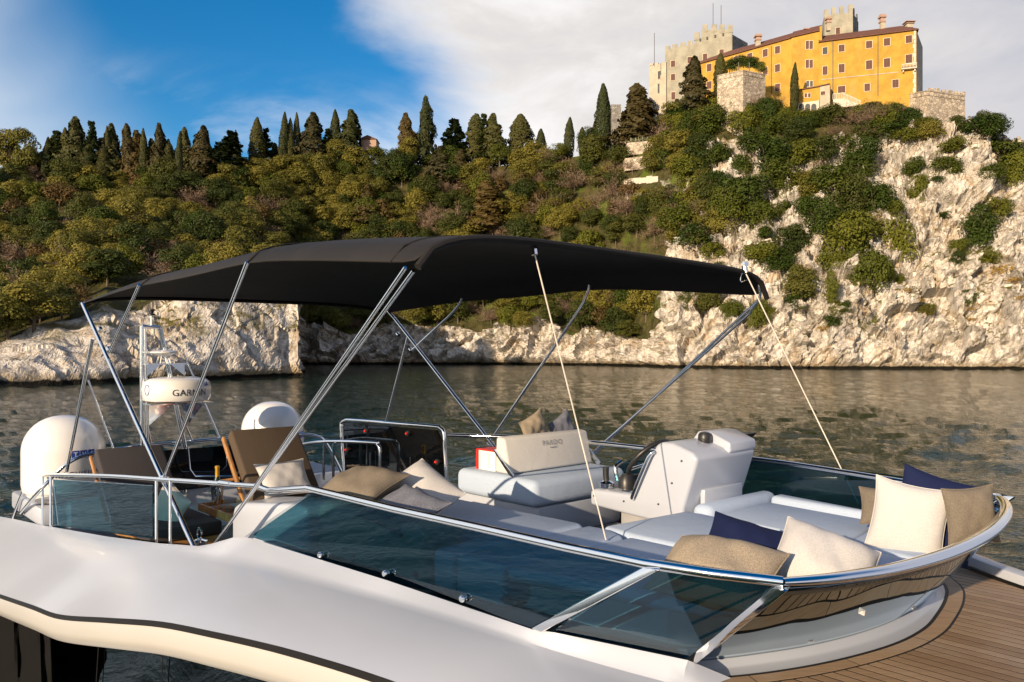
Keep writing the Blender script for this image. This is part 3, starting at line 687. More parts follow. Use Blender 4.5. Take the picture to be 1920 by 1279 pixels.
# lower wing behind, in shade, and poles
a, c = wp(1373.5, 200, 331.5), wp(1402, 200, 345); sn = Vector((.75, -.66, 0))
MB().hexa([g(a, 60), g(c, 60), g(c+Vector((-6, 8, 0)), 60), g(a+Vector((-6, 8, 0)), 60), g(a, zat(1373, 64, 331)), g(c, zat(1402, 81, 345)), g(c+Vector((-6, 8, 0)), zat(1402, 81, 345)), g(a+Vector((-6, 8, 0)), zat(1373, 64, 331))]).build('rear_wing', 'grey_stone', kp)
for u, vb, vt in ((1337, 50, 6), (1352, 50, 10), (1227, 125, 62)): MB().tube([wp(u, vb, 333), wp(u, vt, 333)], .13, 6).build('flagpole', 'iron', kp)
# low corner tower
WL_ = Wall(1216, 341, 1250, 337)
lt = thing('low_castle_tower', 'weathered low tower with arched slit window at the keep left corner', 'tower', wp(1232, 205, 339))
a, c = WL_.at(1217, 200), WL_.at(1249, 200); z = WL_.at(1232, 122).z
MB().hexa([g(a, 58), g(c, 58), g(c-WL_.n*7, 58), g(a-WL_.n*7, 58), g(a, z), g(c, z+.6), g(c-WL_.n*7, z+.6), g(a-WL_.n*7, z)]).build('wall', 'cream_plaster', lt)
facade_window(WL_, 1236, 141, 4.5, 15, lt, 1, dark=True); facade_window(WL_, 1235, 166, 3, 18, lt, 1, dark=True, frame=.05)
merlons(WL_, [1221, 1231, 1243], [119, 118.5, 117], 6, 4, lt, 'cream_plaster')
# tall square tower behind the palace
WM = Wall(1545, 330, 1600, 327)
tt = thing('battlemented_tower', 'square stone tower with tall battlements rising behind the yellow palace roof', 'tower', wp(1575, 60, 330))
a, c = WM.at(1546, 60), WM.at(1599, 60); zt = WM.at(1570, 25).z
MB().hexa([g(a, 70), g(c, 70), g(c-WM.n*9, 70), g(a-WM.n*9, 70), g(a, WM.at(1546, 29).z), g(c, WM.at(1599, 23).z), g(c-WM.n*9, WM.at(1599, 23).z), g(a-WM.n*9, WM.at(1546, 29).z)]).build('wall', 'keep_plaster', tt)
merlons(WM, [1549.5, 1563.5, 1578.5, 1595], [18, 14, 11.5, 8.5], 7.5, 15, tt, 'keep_plaster')
pe, pf = WM.at(1599.2, 60), wp(1609.5, VH, 337); ze = WM.at(1599, 23).z
MB().hexa([g(pe, 70), g(pf, 70), g(pf-WM.t*5, 70), g(pe-WM.t*5-WM.n*2, 70), g(pe, ze), g(pf, ze), g(pf-WM.t*5, ze), g(pe-WM.t*5-WM.n*2, ze)]).build('side_wall', 'grey_stone', tt)
for w_ in (.3, .85): p = pe.lerp(pf, w_); MB().box(Vector((p.x-.35, p.y, ze+1.3)), (.4, .1, 0), (.2, .6, 0), (0, 0, 1.35)).build('merlon', 'grey_stone', tt)
facade_window(WM, 1571, 58, 7, 12, tt)
# bastions
def bastion(name, label, pts, vtops, zb, batter, mat):
    th = thing(name, label, 'bastion', Vector((pts[1].x, pts[1].y, zb)))
    n = len(pts); top = [Vector((p.x, p.y, z)) for p, z in zip(pts, vtops)]
    cen = sum(top, Vector())/n; bot = [Vector((cen.x+(p.x-cen.x)*batter, cen.y+(p.y-cen.y)*batter, zb)) for p in top]
    m = MB(); m.add(bot+top, [tuple(range(n)), tuple(range(n, 2*n))]+[(i, (i+1) % n, n+(i+1) % n, n+i) for i in range(n)]); m.build('wall', mat, th)
    for dz, hh, k in ((-1.4, .16, 1.03), (0, .35, 1.02)):
        ring = [cen+(p-cen)*k for p in top]; lo = [Vector((p.x, p.y, p.z+dz)) for p in ring]; hi_ = [Vector((p.x, p.y, p.z+dz+hh)) for p in ring]
        MB().add(lo+hi_, [tuple(range(n)), tuple(range(n, 2*n))]+[(i, (i+1) % n, n+(i+1) % n, n+i) for i in range(n)]).build('cornice', mat, th)
    return th
bastion('stone_bastion', 'tall rough stone bastion with pergola on top before the palace', [wp(1345, VH, 297), wp(1393, VH, 288), wp(1435, VH, 294), wp(1390, VH, 306)],
        [zat(1345, 143, 297), zat(1393, 133, 288), zat(1435, 141, 294), zat(1390, 138, 306)], 62, 1.03, 'bastion_stone')
rb = bastion('corner_bastion', 'battered stone bastion at the right end of the castle cliff', [wp(1700, VH, 291), wp(1740, VH, 279), wp(1809, VH, 284), wp(1770, VH, 300)],
        [zat(1700, 178, 291), zat(1740, 171, 279), zat(1809, 181, 284), zat(1770, 176, 300)], 58, 1.10, 'bastion_stone')
for k in range(6):
    p = wp(1745+k*12, 171+k*1.6, 279.6+k*.9); MB().box(p+BZ*.5, (.8, .05, 0), (0, .4, 0), (0, 0, .5+.2*(k % 2))).build('merlon', 'bastion_stone', rb)
# ruined wall left of the castle, terrace wall and far house on the ridge
m = MB(); WR = Wall(1143, 338, 1222, 341)
rw = thing('ruined_wall', 'broken old stone wall between the tall cypress and dark pine', 'wall', WR.at(1165, 262))
a, c = WR.at(1146, 204), WR.at(1220, 232)
MB().hexa([g(a, 55), g(c, 55), g(c+Vector((0, 5, 0)), 55), g(a+Vector((0, 5, 0)), 55), a, c, c+Vector((0, 5, 0)), a+Vector((0, 5, 0))]).build('wall', 'cream_plaster', rw)
MB().box(WR.at(1154, 228)-Vector((0, 1.5, 0)), (1.9, 0, 0), (0, 2, 0), (0, 0, 6.2)).build('buttress', 'grey_stone', rw)
for u, v in ((1148, 203), (1158, 203)): MB().box(WR.at(u, v)-Vector((0, 1.5, 0)), (.7, 0, 0), (0, .8, 0), (0, 0, .9)).build('merlon', 'grey_stone', rw)
W9 = Wall(984, 352, 1040, 350)
m = MB(); a, c = W9.at(986, 279), W9.at(1036, 280)
m.hexa([g(a, a.z-6), g(c, c.z-6), g(c+Vector((0, 1, 0)), c.z-6), g(a+Vector((0, 1, 0)), a.z-6), a, c, c+Vector((0, 1, 0)), a+Vector((0, 1, 0))])
single(m, 'garden_wall', 'grey_stone', 'short grey stone wall on the ridge among the trees', 'wall')
hs_ = thing('ridge_house', 'small rose coloured house half hidden by ridge trees', 'house', wp(690, 278, 372))
p = wp(690, 270, 372); p = wp(692, 276, 372); MB().box(p, (4, 0, 0), (0, 4, 0), (0, 0, 2.6)).build('wall', 'rose_plaster', hs_)
m = MB(); t_ = p+BZ*2.6
m.prism([t_+Vector((-4.5, -4.5, 0)), t_+Vector((4.5, -4.5, 0)), t_+Vector((0, -4.5, 1.9))], (0, 9, 0)); m.build('roof', 'roof_tile', hs_)
# terraced retaining walls on the slope under the keep
for u0, v0, u1, v1, lab in ((1150, 348, 1232, 338, 'low dry stone terrace wall across the grassy slope, upper of two'), (1172, 372, 1218, 368, 'low dry stone terrace wall across the grassy slope, lower of two')):
    pa, pb = ground(u0, v0), ground(u1, v1); m = MB(); pts = resample([pa, pa.lerp(pb, .5)+BZ*.3, pb], 9)
    for i in range(8):
        e_ = pts[i+1]-pts[i]; m.box((pts[i]+pts[i+1])/2+BZ*(.3+.25*rng.random()), e_*.5, Vector((0, .6, 0)), BZ*(1.0+.5*rng.random()))
    single(m, 'terrace_wall', 'stone_white', lab, 'wall')
# ------------------------------------------------------------------ plants: leaf-clump crowns, shared between copies
def quads_mesh(name, C, Nn, S, asp, seed, mat, tang=None):
    r = np.random.RandomState(seed); n = len(C); Nn = Nn/np.linalg.norm(Nn, axis=1, keepdims=True)
    a = r.normal(size=(n, 3)) if tang is None else tang+.35*r.normal(size=(n, 3))
    T = a-(a*Nn).sum(1, keepdims=True)*Nn; T /= np.linalg.norm(T, axis=1, keepdims=True)+1e-9; B = np.cross(Nn, T)
    sx = (S*asp)[:, None]; sy = S[:, None]
    k = r.uniform(.55, 1, (n, 4, 1))
    V = np.stack([C-T*sx*k[:, 0]-B*sy*.4, C+B*sy*-.9*k[:, 1], C+T*sx*k[:, 2]+B*sy*.3, C+B*sy*k[:, 3]], 1).reshape(-1, 3)
    me = bpy.data.meshes.new(name); me.vertices.add(4*n); me.vertices.foreach_set('co', V.ravel())
    me.loops.add(4*n); me.loops.foreach_set('vertex_index', np.arange(4*n, dtype=np.int32))
    me.polygons.add(n); me.polygons.foreach_set('loop_start', np.arange(0, 4*n, 4, dtype=np.int32)); me.polygons.foreach_set('loop_total', np.full(n, 4, np.int32))
    me.update(calc_edges=True); me.materials.append(MATS[mat]); return me
def unit(r, n):
    v = r.normal(size=(n, 3)); return v/np.linalg.norm(v, axis=1, keepdims=True)
def crown_round(seed, mat, n=6200, lobes=34, flat=.42, zc=.55, ls=(.10, .22), leaf=.0195, squash=1.0):
    r = np.random.RandomState(seed); Cs, Ns = [], []
    L = unit(r, lobes)*(.30*r.uniform(.35, 1, (lobes, 1))**.5); L[:, 2] *= flat/.35; L[:, 2] += zc; rad = r.uniform(*ls, lobes)
    per = (rad**2/np.sum(rad**2)*n).astype(int)
    for c, ra, k in zip(L, rad, per):
        d = unit(r, k); d[:, 2] = np.where(d[:, 2] < -.5, -d[:, 2], d[:, 2])
        Cs.append(c+d*ra*r.uniform(.72, 1.08, (k, 1))*np.array([1, 1, .8*squash])); Ns.append(d+.55*unit(r, k)+np.array([0, 0, .25]))
    Cs, Ns = np.concatenate(Cs), np.concatenate(Ns)
    return quads_mesh('crown', Cs, Ns, r.uniform(.6, 1.35, len(Cs))*leaf, 1.1, seed, mat)
def crown_spire(seed, mat, n=5600, prof='cypress', rough=.12, leaf=.030):
    r = np.random.RandomState(seed); t_ = r.uniform(0, 1, n)**.85; th = r.uniform(0, 2*np.pi, n)
    if prof == 'cypress': R_ = .5*np.sin(np.pi*np.clip(t_*.90+.10, 0, 1))**.62*(1-.35*t_)
    elif prof == 'column': R_ = .5*np.clip(1.15-t_**3.2, .06, 1)*np.clip(t_*7+.5, 0, 1)
    else: R_ = .5*(1-t_)**.72*np.clip(t_*6+.35, 0, 1)+.03
    lump = np.sin(th*3+seed)*np.sin(t_*21+th*2+seed*1.7)*rough+np.sin(th*5+t_*43)*rough*.6+rough*.9*np.sin(th+seed*2.1+t_*5)
    R_ = R_*(1+lump)*r.uniform(.80, 1.04, n)
    C = np.stack([np.cos(th)*R_, np.sin(th)*R_, .04+t_*.96], -1)
    Nn = np.stack([np.cos(th), np.sin(th), np.full(n, .25)], -1)+.5*unit(r, n)
    return C, Nn, r
def mesh_spire(seed, mat, asp_h, **k):       # asp_h: height / width of the tree, to keep clumps round after scaling
    C, Nn, r = crown_spire(seed, mat, **k); C[:, 2] *= asp_h; tg = np.tile(np.array([[0, 0, 1.]]), (len(C), 1))
    S = r.uniform(.6, 1.3, len(C))*.055
    return quads_mesh('crown', C, Nn, S, 1.5, seed, mat, tg)
def mesh_conifer(seed, mat, asp_h, n=4200):
    C, Nn, r = crown_spire(seed, mat, n, 'cone', .38); C[:, 2] *= asp_h
    return quads_mesh('crown', C, Nn, r.uniform(.6, 1.4, len(C))*.065, 1.2, seed, mat)
def mesh_cedar(seed, mat, asp_h):
    r = np.random.RandomState(seed); Cs = []
    for k in range(11):
        z = .2+.78*k/10; ra = .55*(1-.75*(k/10)**1.2)*r.uniform(.7, 1.1)
        for a in r.uniform(0, 2*np.pi, 5):
            m_ = 75; rr = ra*r.uniform(.05, 1, m_)**.7; aa = a+r.normal(0, .26, m_)
            Cs.append(np.stack([np.cos(aa)*rr, np.sin(aa)*rr, z*asp_h+r.normal(0, .02, m_)+.10*rr], -1))
    C = np.concatenate(Cs); Nn = np.tile(np.array([[0, -.2, 1.]]), (len(C), 1))+.55*unit(r, len(C))
    return quads_mesh('crown', C, Nn, r.uniform(.6, 1.3, len(C))*.055, 1.3, seed, mat)
def mesh_bare(seed, mat, n=2300):
    r = np.random.RandomState(seed); Cs, Ts = [], []
    for k in range(34):
        d = unit(r, 1)[0]; d[2] = abs(d[2])*.9+.15; d /= np.linalg.norm(d); L = r.uniform(.32, .5); side = unit(r, 1)[0]*.16
        m_ = n//34; s = r.uniform(.25, 1, m_)[:, None]
        p = np.array([0, 0, .16])+d*L*s+side*s*s
        p += r.normal(0, .035, (m_, 3))*(.3+s)
        Cs.append(p); Ts.append(np.tile(d, (m_, 1))+.55*unit(r, m_))
    C = np.concatenate(Cs); T = np.concatenate(Ts); Nn = np.cross(T, unit(r, len(C)))
    return quads_mesh('crown', C, Nn, r.uniform(.5, 1.2, len(C))*.0065, 7.0, seed, mat, T)
def mesh_trunk(seed, h=.5, r0=.028, limbs=4):
    r = random.Random(seed); m = MB(); top = Vector((r.uniform(-.05, .05), r.uniform(-.05, .05), h))
    pts = [Vector((0, 0, -.12)), Vector((r.uniform(-.02, .02), 0, h*.4)), top]; m.tube(pts, r0, 6, True, r0*.5)
    for k in range(limbs):
        a = k*2*math.pi/limbs+r.random(); s = Vector((0, 0, h*.4)).lerp(top, r.random()); m.tube([s, s+Vector((math.cos(a)*.16, math.sin(a)*.16, .15)), s+Vector((math.cos(a)*.26, math.sin(a)*.26, .27))], r0*.5, 5, True, r0*.15)
    me = bpy.data.meshes.new('trunk'); me.from_pydata([tuple(v) for v in m.v], [], m.f); me.materials.append(MATS['bark']); return me
OAK = [crown_round(100+i, 'oak_leaf') for i in range(7)]
BUSH = [crown_round(140+i, 'bush_leaf', 4600, 24, .36, .42, (.12, .25), .0225) for i in range(5)]
HEATH = [crown_round(150+i, 'heath_leaf', 1800, 16, .36, .40, (.14, .25), .028) for i in range(2)]
BLOOM = [crown_round(160+i, 'yellow_bloom', 500, 14, .25, .30, (.10, .22), .030) for i in range(2)]
CYP = [mesh_spire(180+i, 'cypress_leaf', 5.0, prof='cypress', rough=.12) for i in range(3)]
COLU = [mesh_spire(186+i, 'cypress_leaf', 3.4, prof='column', rough=.10) for i in range(2)]
CON = [mesh_conifer(190+i, 'conifer_leaf' if i % 3 else 'cypress_leaf', 2.7) for i in range(7)]
CED = [mesh_cedar(200+i, 'cedar_leaf', 1.5) for i in range(3)]
BARE = [mesh_bare(210+i, 'bare_twig') for i in range(4)]
TR = [mesh_trunk(220+i) for i in range(3)]; TRC = [mesh_trunk(230+i, .5, .03, 0) for i in range(2)]
BRL = [mesh_trunk(240+i, .42, .020, 7) for i in range(2)]
def plant(name, label, cat, pos, w, h, crown, trunk, group, nat_h=1.0, rz=None):
    o = bpy.data.objects.new(name, None); COL.objects.link(o); o.location = pos; o.rotation_euler = (rng.uniform(-.05, .05), rng.uniform(-.05, .05), rng.uniform(0, 6.28) if rz is None else rz)
    o.scale = (w, w, h/nat_h); o.empty_display_size = .1; tag(o, label, cat, group)
    for nm, me in (('trunk', trunk), ('crown', crown)):
        if me is None: continue
        c = bpy.data.objects.new(nm, me); COL.objects.link(c); c.parent = o
    return o
def at_ground(u, v):
    return ground(u, v) - BZ*.15
# --- skyline trees: u, row of tip, row of foot, width px, kind
SKY = [(8, 246, 335, 62, 'round'), (48, 247, 335, 60, 'round'), (22, 258, 335, 30, 'con'), (86, 256, 330, 17, 'cyp'), (106, 247, 328, 38, 'ced'), (123, 240, 322, 22, 'cyp'), (118, 276, 336, 26, 'cyp'),
       (147, 221, 318, 38, 'con'), (173, 231, 318, 32, 'ced'), (165, 269, 340, 24, 'cyp'), (193, 258, 320, 24, 'con'), (203, 237, 310, 13, 'cyp'), (213, 234, 328, 36, 'con'), (197, 279, 346, 27, 'cyp'),
       (243, 235, 325, 28, 'con'), (256, 246, 325, 30, 'con'), (270, 241, 315, 15, 'cyp'), (283, 262, 325, 28, 'con'), (300, 234, 342, 30, 'con'), (316, 262, 335, 20, 'cyp'), (333, 248, 372, 13, 'col'), (350, 242, 335, 26, 'con'),
       (381, 236, 340, 32, 'con'), (398, 282, 344, 44, 'ced'), (431, 250, 345, 66, 'ced'), (446, 245, 320, 12, 'cyp'), (366, 270, 335, 22, 'cyp'), (480, 221, 330, 27, 'cyp'), (496, 242, 315, 32, 'ced'), (530, 211, 300, 17, 'cyp'),
       (544, 221, 300, 15, 'cyp'), (556, 212, 300, 14, 'cyp'), (588, 211, 300, 34, 'con'), (630, 207, 300, 20, 'cyp'), (614, 244, 295, 28, 'ced'), (654, 206, 300, 34, 'con'), (765, 214, 300, 30, 'con'), (795, 182, 300, 34, 'con'),
       (853, 226, 310, 48, 'ced'), (888, 215, 305, 36, 'con'), (907, 217, 300, 26, 'ced'), (928, 213, 305, 34, 'con'), (975, 216, 300, 44, 'bigcol'), (1013, 242, 295, 19, 'col'), (1065, 220, 290, 18, 'col'),
       (1093, 238, 285, 16, 'cyp'), (1105, 242, 282, 11, 'cyp'), (1112, 228, 282, 11, 'cyp'), (1131, 158, 276, 28, 'col'), (1191, 158, 262, 54, 'con'),
       (828, 274, 350, 42, 'con'), (862, 281, 350, 34, 'con'), (690, 346, 430, 44, 'con'), (915, 340, 440, 52, 'con')]
KN = {'round': ('skyline_oak', 'broad rounded tree', 'tree'), 'con': ('conifer_tree', 'ragged brownish conifer', 'tree'), 'cyp': ('cypress_tree', 'slim pointed dark cypress', 'cypress'), 'col': ('cypress_tree', 'dense round-tipped cypress column', 'cypress'),
      'bigcol': ('cypress_tree', 'broad clipped-looking cypress clump', 'cypress'), 'ced': ('cedar_tree', 'dark layered cedar', 'cedar')}
cnt = {}
for (u, vt, vb, w_, kd) in sorted(SKY):
    if vb > 340 and u > 600: pos = ground(u, vb)
    else:
        cr_ = crest(u); pos = cr_+Vector((0, rng.uniform(0, 5), 0))
        if vb >= 340: pos = ground(u, min(vb, 372))
    d = pos.y; pos = Vector(((u-960)/FPX*d, d, pos.z)); zt = wp(u, vt, d).z; h = max(3., zt-pos.z); w = w_*d/FPX
    nm, ds, cat = KN[kd]; k = cnt[kd] = cnt.get(kd, 0)+1
    o_ = f'{k-1 and ORD[min(k-1, 19)] or "leftmost"}' if k <= 20 else f'{["twenty-first", "twenty-second", "twenty-third", "twenty-fourth"][k-21]}'
    where = 'on the ridge skyline' if vb < 340 or u < 600 else 'within the wooded slope'
    lab = f'{ds} {where}, {o_} of its kind'+('' if k == 1 else ' from the left')
    grp = 'trees along the ridge'
    i = rng.randrange(9)
    if kd == 'round': plant(nm, lab, cat, pos, w*1.25, h*1.1, OAK[i % 7], TR[i % 3], grp)
    elif kd == 'con': plant(nm, lab, cat, pos, w*rng.uniform(1.2, 1.65), h, CON[i % 7], TRC[i % 2], grp, 2.7)
    elif kd == 'cyp': plant(nm, lab, cat, pos, w*1.35, h, CYP[i % 3], TRC[i % 2], grp, 5.0)
    elif kd in ('col', 'bigcol'): plant(nm, lab, cat, pos, w*1.05, h, COLU[i % 2], TRC[i % 2], grp, 3.4)
    else: plant(nm, lab, cat, pos, w*1.25, h, CED[i % 3], TRC[i % 2], grp, 1.5)
# a second rank of dark conifers filling the grove on the left of the ridge
r3 = random.Random(21)
for k in range(30):
    u = 62+k*19.5+r3.uniform(-7, 7); cr_ = crest(u); pos = cr_+Vector((0, r3.uniform(4, 12), 0)); d = pos.y
    pos = Vector(((u-960)/FPX*d, d, pos.z)); h = wp(u, r3.uniform(256, 292), d).z-pos.z; w = r3.uniform(24, 38)*d/FPX
    plant('conifer_tree', 'dark conifer in the second rank behind the skyline cypresses', 'tree', pos, w*1.2, max(5, h), (CON+CED)[k % 10], TRC[k % 2], 'second rank of ridge conifers', 2.7 if k % 10 < 7 else 1.5)
# --- trees by the castle
for (u, vt, vb, w_, dd, kd, lab) in ((1306, 108, 222, 52, 304, 'con', 'big dark ragged conifer in front of the grey keep'), (1350, 102, 190, 22, 303, 'col', 'slim cypress rising behind the pergola bastion'),
                                  (1488, 119, 214, 17, 293, 'cyp', 'lone slim cypress against the yellow palace wall'), (1272, 186, 262, 34, 318, 'con', 'loose grey green conifer below the keep arched window')):
    pb = wp(u, vb, dd); h = wp(u, vt, dd).z-pb.z; w = w_*dd/FPX
    zg = ground(u, vb+6).z
    pos = pb; msh = {'con': (CON[1], 2.7), 'col': (COLU[0], 3.4), 'cyp': (CYP[1], 5.0)}[kd]
    plant('castle_tree', lab, 'tree', pos, w*1.12, h, msh[0], TRC[0], 'trees beside the castle', msh[1])
# --- wooded slope
for i, u in enumerate(list(range(-70, 1120, 27))):
    u += rng.uniform(-10, 10); p = crest(u)+Vector((0, rng.uniform(-6, 10), -.6)); w = rng.uniform(9, 15); hh = w*rng.uniform(.55, .95)*(.62 if u < 620 else 1)
    if i % 4 == 1: plant('skyline_oak', 'low rounded dark green tree filling in between the ridge conifers', 'tree', p, w, hh, BUSH[i % 5], TR[i % 3], 'low trees between the ridge conifers')
    else: plant('skyline_oak', 'low rounded olive tree filling in between the ridge conifers', 'tree', p, w, hh, OAK[i % 7], TR[i % 3], 'low trees between the ridge conifers')
pts = []; r2 = random.Random(11); tries = 0
while len(pts) < 400 and tries < 60000:
    tries += 1; u = r2.uniform(-90, 1330); V_, D_ = station(u); top = V_[4]+6; bot = V_[1]-4
    if u > 1225: bot = min(bot, 470)
    v = r2.uniform(top, bot)
    if 1150 < u < 1300 and 325 < v < 372: continue
    if 170 < u < 545 and v > 532: continue
    hid = 520 < u < 1300 and 455 < v < 545
    if hid and r2.random() > .35: continue
    s = 1.0 if v > 380 else .8
    if all(((u-a)/25)**2+((v-c)/15)**2 > s for a, c in pts): pts.append((u, v))
for i, (u, v) in enumerate(pts):
    p = at_ground(u, v+8); far = p.y/300; w = r2.uniform(11, 17.5)*(.55+.45*far); h = w*r2.uniform(.62, .95)
    nb = r2.random()
    if nb < .13: plant('bare_tree', 'leafless brown tree standing among the evergreens of the slope', 'tree', p, w*1.05, w*.95, BARE[i % 4], BRL[i % 2], 'leafless trees on the wooded slope')
    elif nb < .22: plant('russet_shrub', 'brownish rounded shrub tree among the evergreens of the slope', 'tree', p, w*.8, h*.9, HEATH[i % 2], TR[i % 3], 'russet shrubs on the wooded slope')
    elif nb < .33: plant('green_bush', 'fresh green bushy tree among the olive oaks of the slope', 'tree', p, w*.85, h*1.1, BUSH[i % 5], TR[i % 3], 'fresh green trees on the wooded slope')
    else:
        zone = ('upper' if v < 395 else 'lower')+' slope '+('near the left picture edge' if u < 130 else 'above the white headland rock' if u < 560 else 'behind the awning' if v > 445 else 'in the middle of the wood' if u < 900 else 'left of the castle rock')
        plant('evergreen_oak', 'olive green evergreen oak on the '+zone, 'tree', p, w, h, OAK[i % 7], TR[i % 3], 'evergreen oaks on the '+zone)
for (u, v, w_) in ((60, 342, 56), (265, 348, 44), (140, 545, 115), (80, 490, 70), (480, 425, 85), (800, 420, 75), (860, 440, 95), (1030, 420, 110), (1140, 350, 85), (1105, 405, 80), (560, 400, 60), (960, 400, 60)):
    p = at_ground(u, v); w = w_*p.y/FPX
    if u == 265: plant('mimosa_tree', 'pale yellowish round tree under the ridge conifers', 'tree', p, w*1.1, w*1.05, BUSH[1], TR[0], None)
    else: plant('bare_tree', 'leafless brown tree standing among the evergreens of the slope', 'tree', p, w, w*.85, BARE[u % 4], BRL[u % 2], 'leafless trees on the wooded slope')
# --- bushes on the castle cliff: centre u, v, width, height in photo pixels
CB = [(1268, 250, 40, 46), (1330, 238, 60, 50), (1385, 240, 60, 42), (1415, 268, 60, 48), (1460, 242, 50, 42), (1492, 255, 55, 45), (1440, 302, 70, 58), (1470, 335, 70, 58), (1405, 380, 100, 80), (1368, 400, 66, 56),
      (1432, 420, 62, 50), (1358, 432, 60, 50), (1290, 322, 60, 46), (1302, 372, 60, 56), (1280, 420, 70, 58), (1310, 450, 70, 48), (1500, 302, 70, 58), (1542, 292, 60, 48), (1585, 284, 66, 42), (1622, 292, 58, 38),
      (1640, 255, 64, 44), (1560, 342, 76, 58), (1602, 332, 66, 56), (1592, 392, 76, 70), (1640, 380, 56, 64), (1542, 422, 76, 56), (1518, 400, 56, 46), (1580, 452, 76, 64), (1622, 440, 56, 56), (1482, 470, 72, 44),
      (1430, 482, 56, 36), (1460, 492, 56, 38), (1602, 500, 66, 62), (1690, 475, 72, 92), (1636, 530, 72, 82), (1500, 545, 70, 58), (1492, 572, 46, 36), (1546, 548, 28, 56), (1572, 580, 28, 28), (1626, 612, 36, 40),
      (1426, 600, 36, 56), (1330, 575, 56, 36), (1376, 588, 46, 36), (1292, 565, 38, 36), (1725, 370, 34, 52), (1715, 316, 42, 32), (1770, 316, 58, 42), (1750, 396, 18, 18), (1862, 396, 52, 44), (1832, 440, 56, 62),
      (1802, 470, 46, 36), (1852, 482, 56, 36), (1818, 244, 76, 52), (1852, 264, 62, 54), (1872, 300, 84, 54), (1893, 330, 60, 50), (1848, 334, 52, 34), (1780, 274, 46, 28), (1700, 258, 46, 28), (1562, 226, 56, 36),
      (1518, 232, 46, 34), (1672, 246, 56, 34), (1350, 300, 46, 40), (1390, 320, 46, 40), (1345, 350, 50, 44), (1510, 362, 60, 50), (1250, 305, 40, 34), (1465, 385, 40, 40), (1340, 475, 50, 34), (1560, 495, 50, 40), (1680, 400, 40, 36), (1745, 255, 50, 30), (1410, 225, 46, 34), (1445, 215, 40, 30)]
rs = random.Random(5)
CB += [(1590+14*k, 212+(k % 3)*7, 34+6*(k % 2), 24+5*(k % 3)) for k in range(9)]+[(1262+16*k, 205+(k*37 % 23), 36, 30+8*(k % 3)) for k in range(14)]+[(1480, 216, 36, 26), (1510, 222, 36, 24), (1545, 214, 34, 22), (1735, 232, 40, 26), (1790, 238, 40, 26)]
for k in range(46):
    u, v = rs.uniform(1250, 1915), rs.uniform(290, 600); V_, D_ = station(u)
    if v < V_[4]+15 or (v > 540 and rs.random() < .6): continue
    s_ = rs.uniform(14, 34); CB.append((u, v, s_, s_*rs.uniform(.6, .9)))
for i, (u, v, w_, h_) in enumerate(CB):
    p = ground(u, v+h_*.42)-Vector((0, -1.0, .6)); d = p.y/FPX; w, h = w_*d*1.42*rng.uniform(.85, 1.1), h_*d*1.6*rng.uniform(.85, 1.1)
    zone = ('low' if v > 500 else 'middle' if v > 370 else 'upper' if v > 262 else 'topmost')+' castle cliff '+('below the grey keep' if u < 1345 else 'below the pergola bastion' if u < 1450 else 'below the lone cypress' if u < 1540 else 'below the palace right wing' if u < 1690 else 'below the corner bastion' if u < 1800 else 'at the right picture edge')
    plant('cliff_bush', 'dense green bush rooted on the '+zone, 'bush', p, w, h, (BUSH+OAK[:1])[i % 6], TR[i % 3], 'bushes on the '+zone)
for i, (u, v, w_, h_) in enumerate(((1600, 225, 70, 44), (1640, 222, 70, 44), (1680, 214, 56, 40), (1565, 250, 50, 30), (1620, 250, 60, 30), (1400, 205, 44, 36), (1430, 195, 40, 34), (1455, 190, 34, 30))):
    p = ground(u, v+h_*.4); d = p.y/FPX
    plant('bare_thicket', 'grey brown leafless thicket on the slope under the palace', 'shrub', p, w_*d*1.25, h_*d*1.6, BARE[i % 4], None, 'leafless thicket under the palace')
for i, (u, v, w_) in enumerate(((1870, 510, 50), (1845, 520, 40), (1895, 528, 40), (1818, 575, 34), (1830, 600, 30), (1540, 620, 36), (1690, 545, 30), (1900, 560, 30), (1712, 560, 24), (1470, 640, 20), (1815, 400, 26), (1755, 430, 22), (1570, 470, 20))):
    p = ground(u, v+6)-BZ*.3; d = p.y/FPX
    plant('flowering_spurge', 'low yellow flowering clump on the pale cliff rock', 'shrub', p, w_*d*1.2, w_*d*.8, BLOOM[i % 2], None, 'yellow flowering clumps on the cliff')
# pergola with climbers on the bastion
pg = thing('pergola', 'dark green climber covered pergola on the stone bastion', 'pergola', wp(1390, 139, 298))
for u, dd in ((1368, 300), (1385, 293), (1405, 292), (1425, 296)): MB().tube([wp(u, 140, dd), wp(u, 117, dd)], .15, 6).build('post', 'iron', pg)
for i, (u, v, w_, h_) in enumerate(((1375, 124, 34, 22), (1395, 117, 40, 20), (1412, 122, 34, 24), (1428, 128, 22, 22))):
    c = bpy.data.objects.new('climber', BUSH[i % 5]); COL.objects.link(c); c.parent = pg; c.location = wp(u, v+h_*.5, 297)-pg.location; s = 297/FPX; c.scale = (w_*s*1.2, 5, h_*s*1.4)
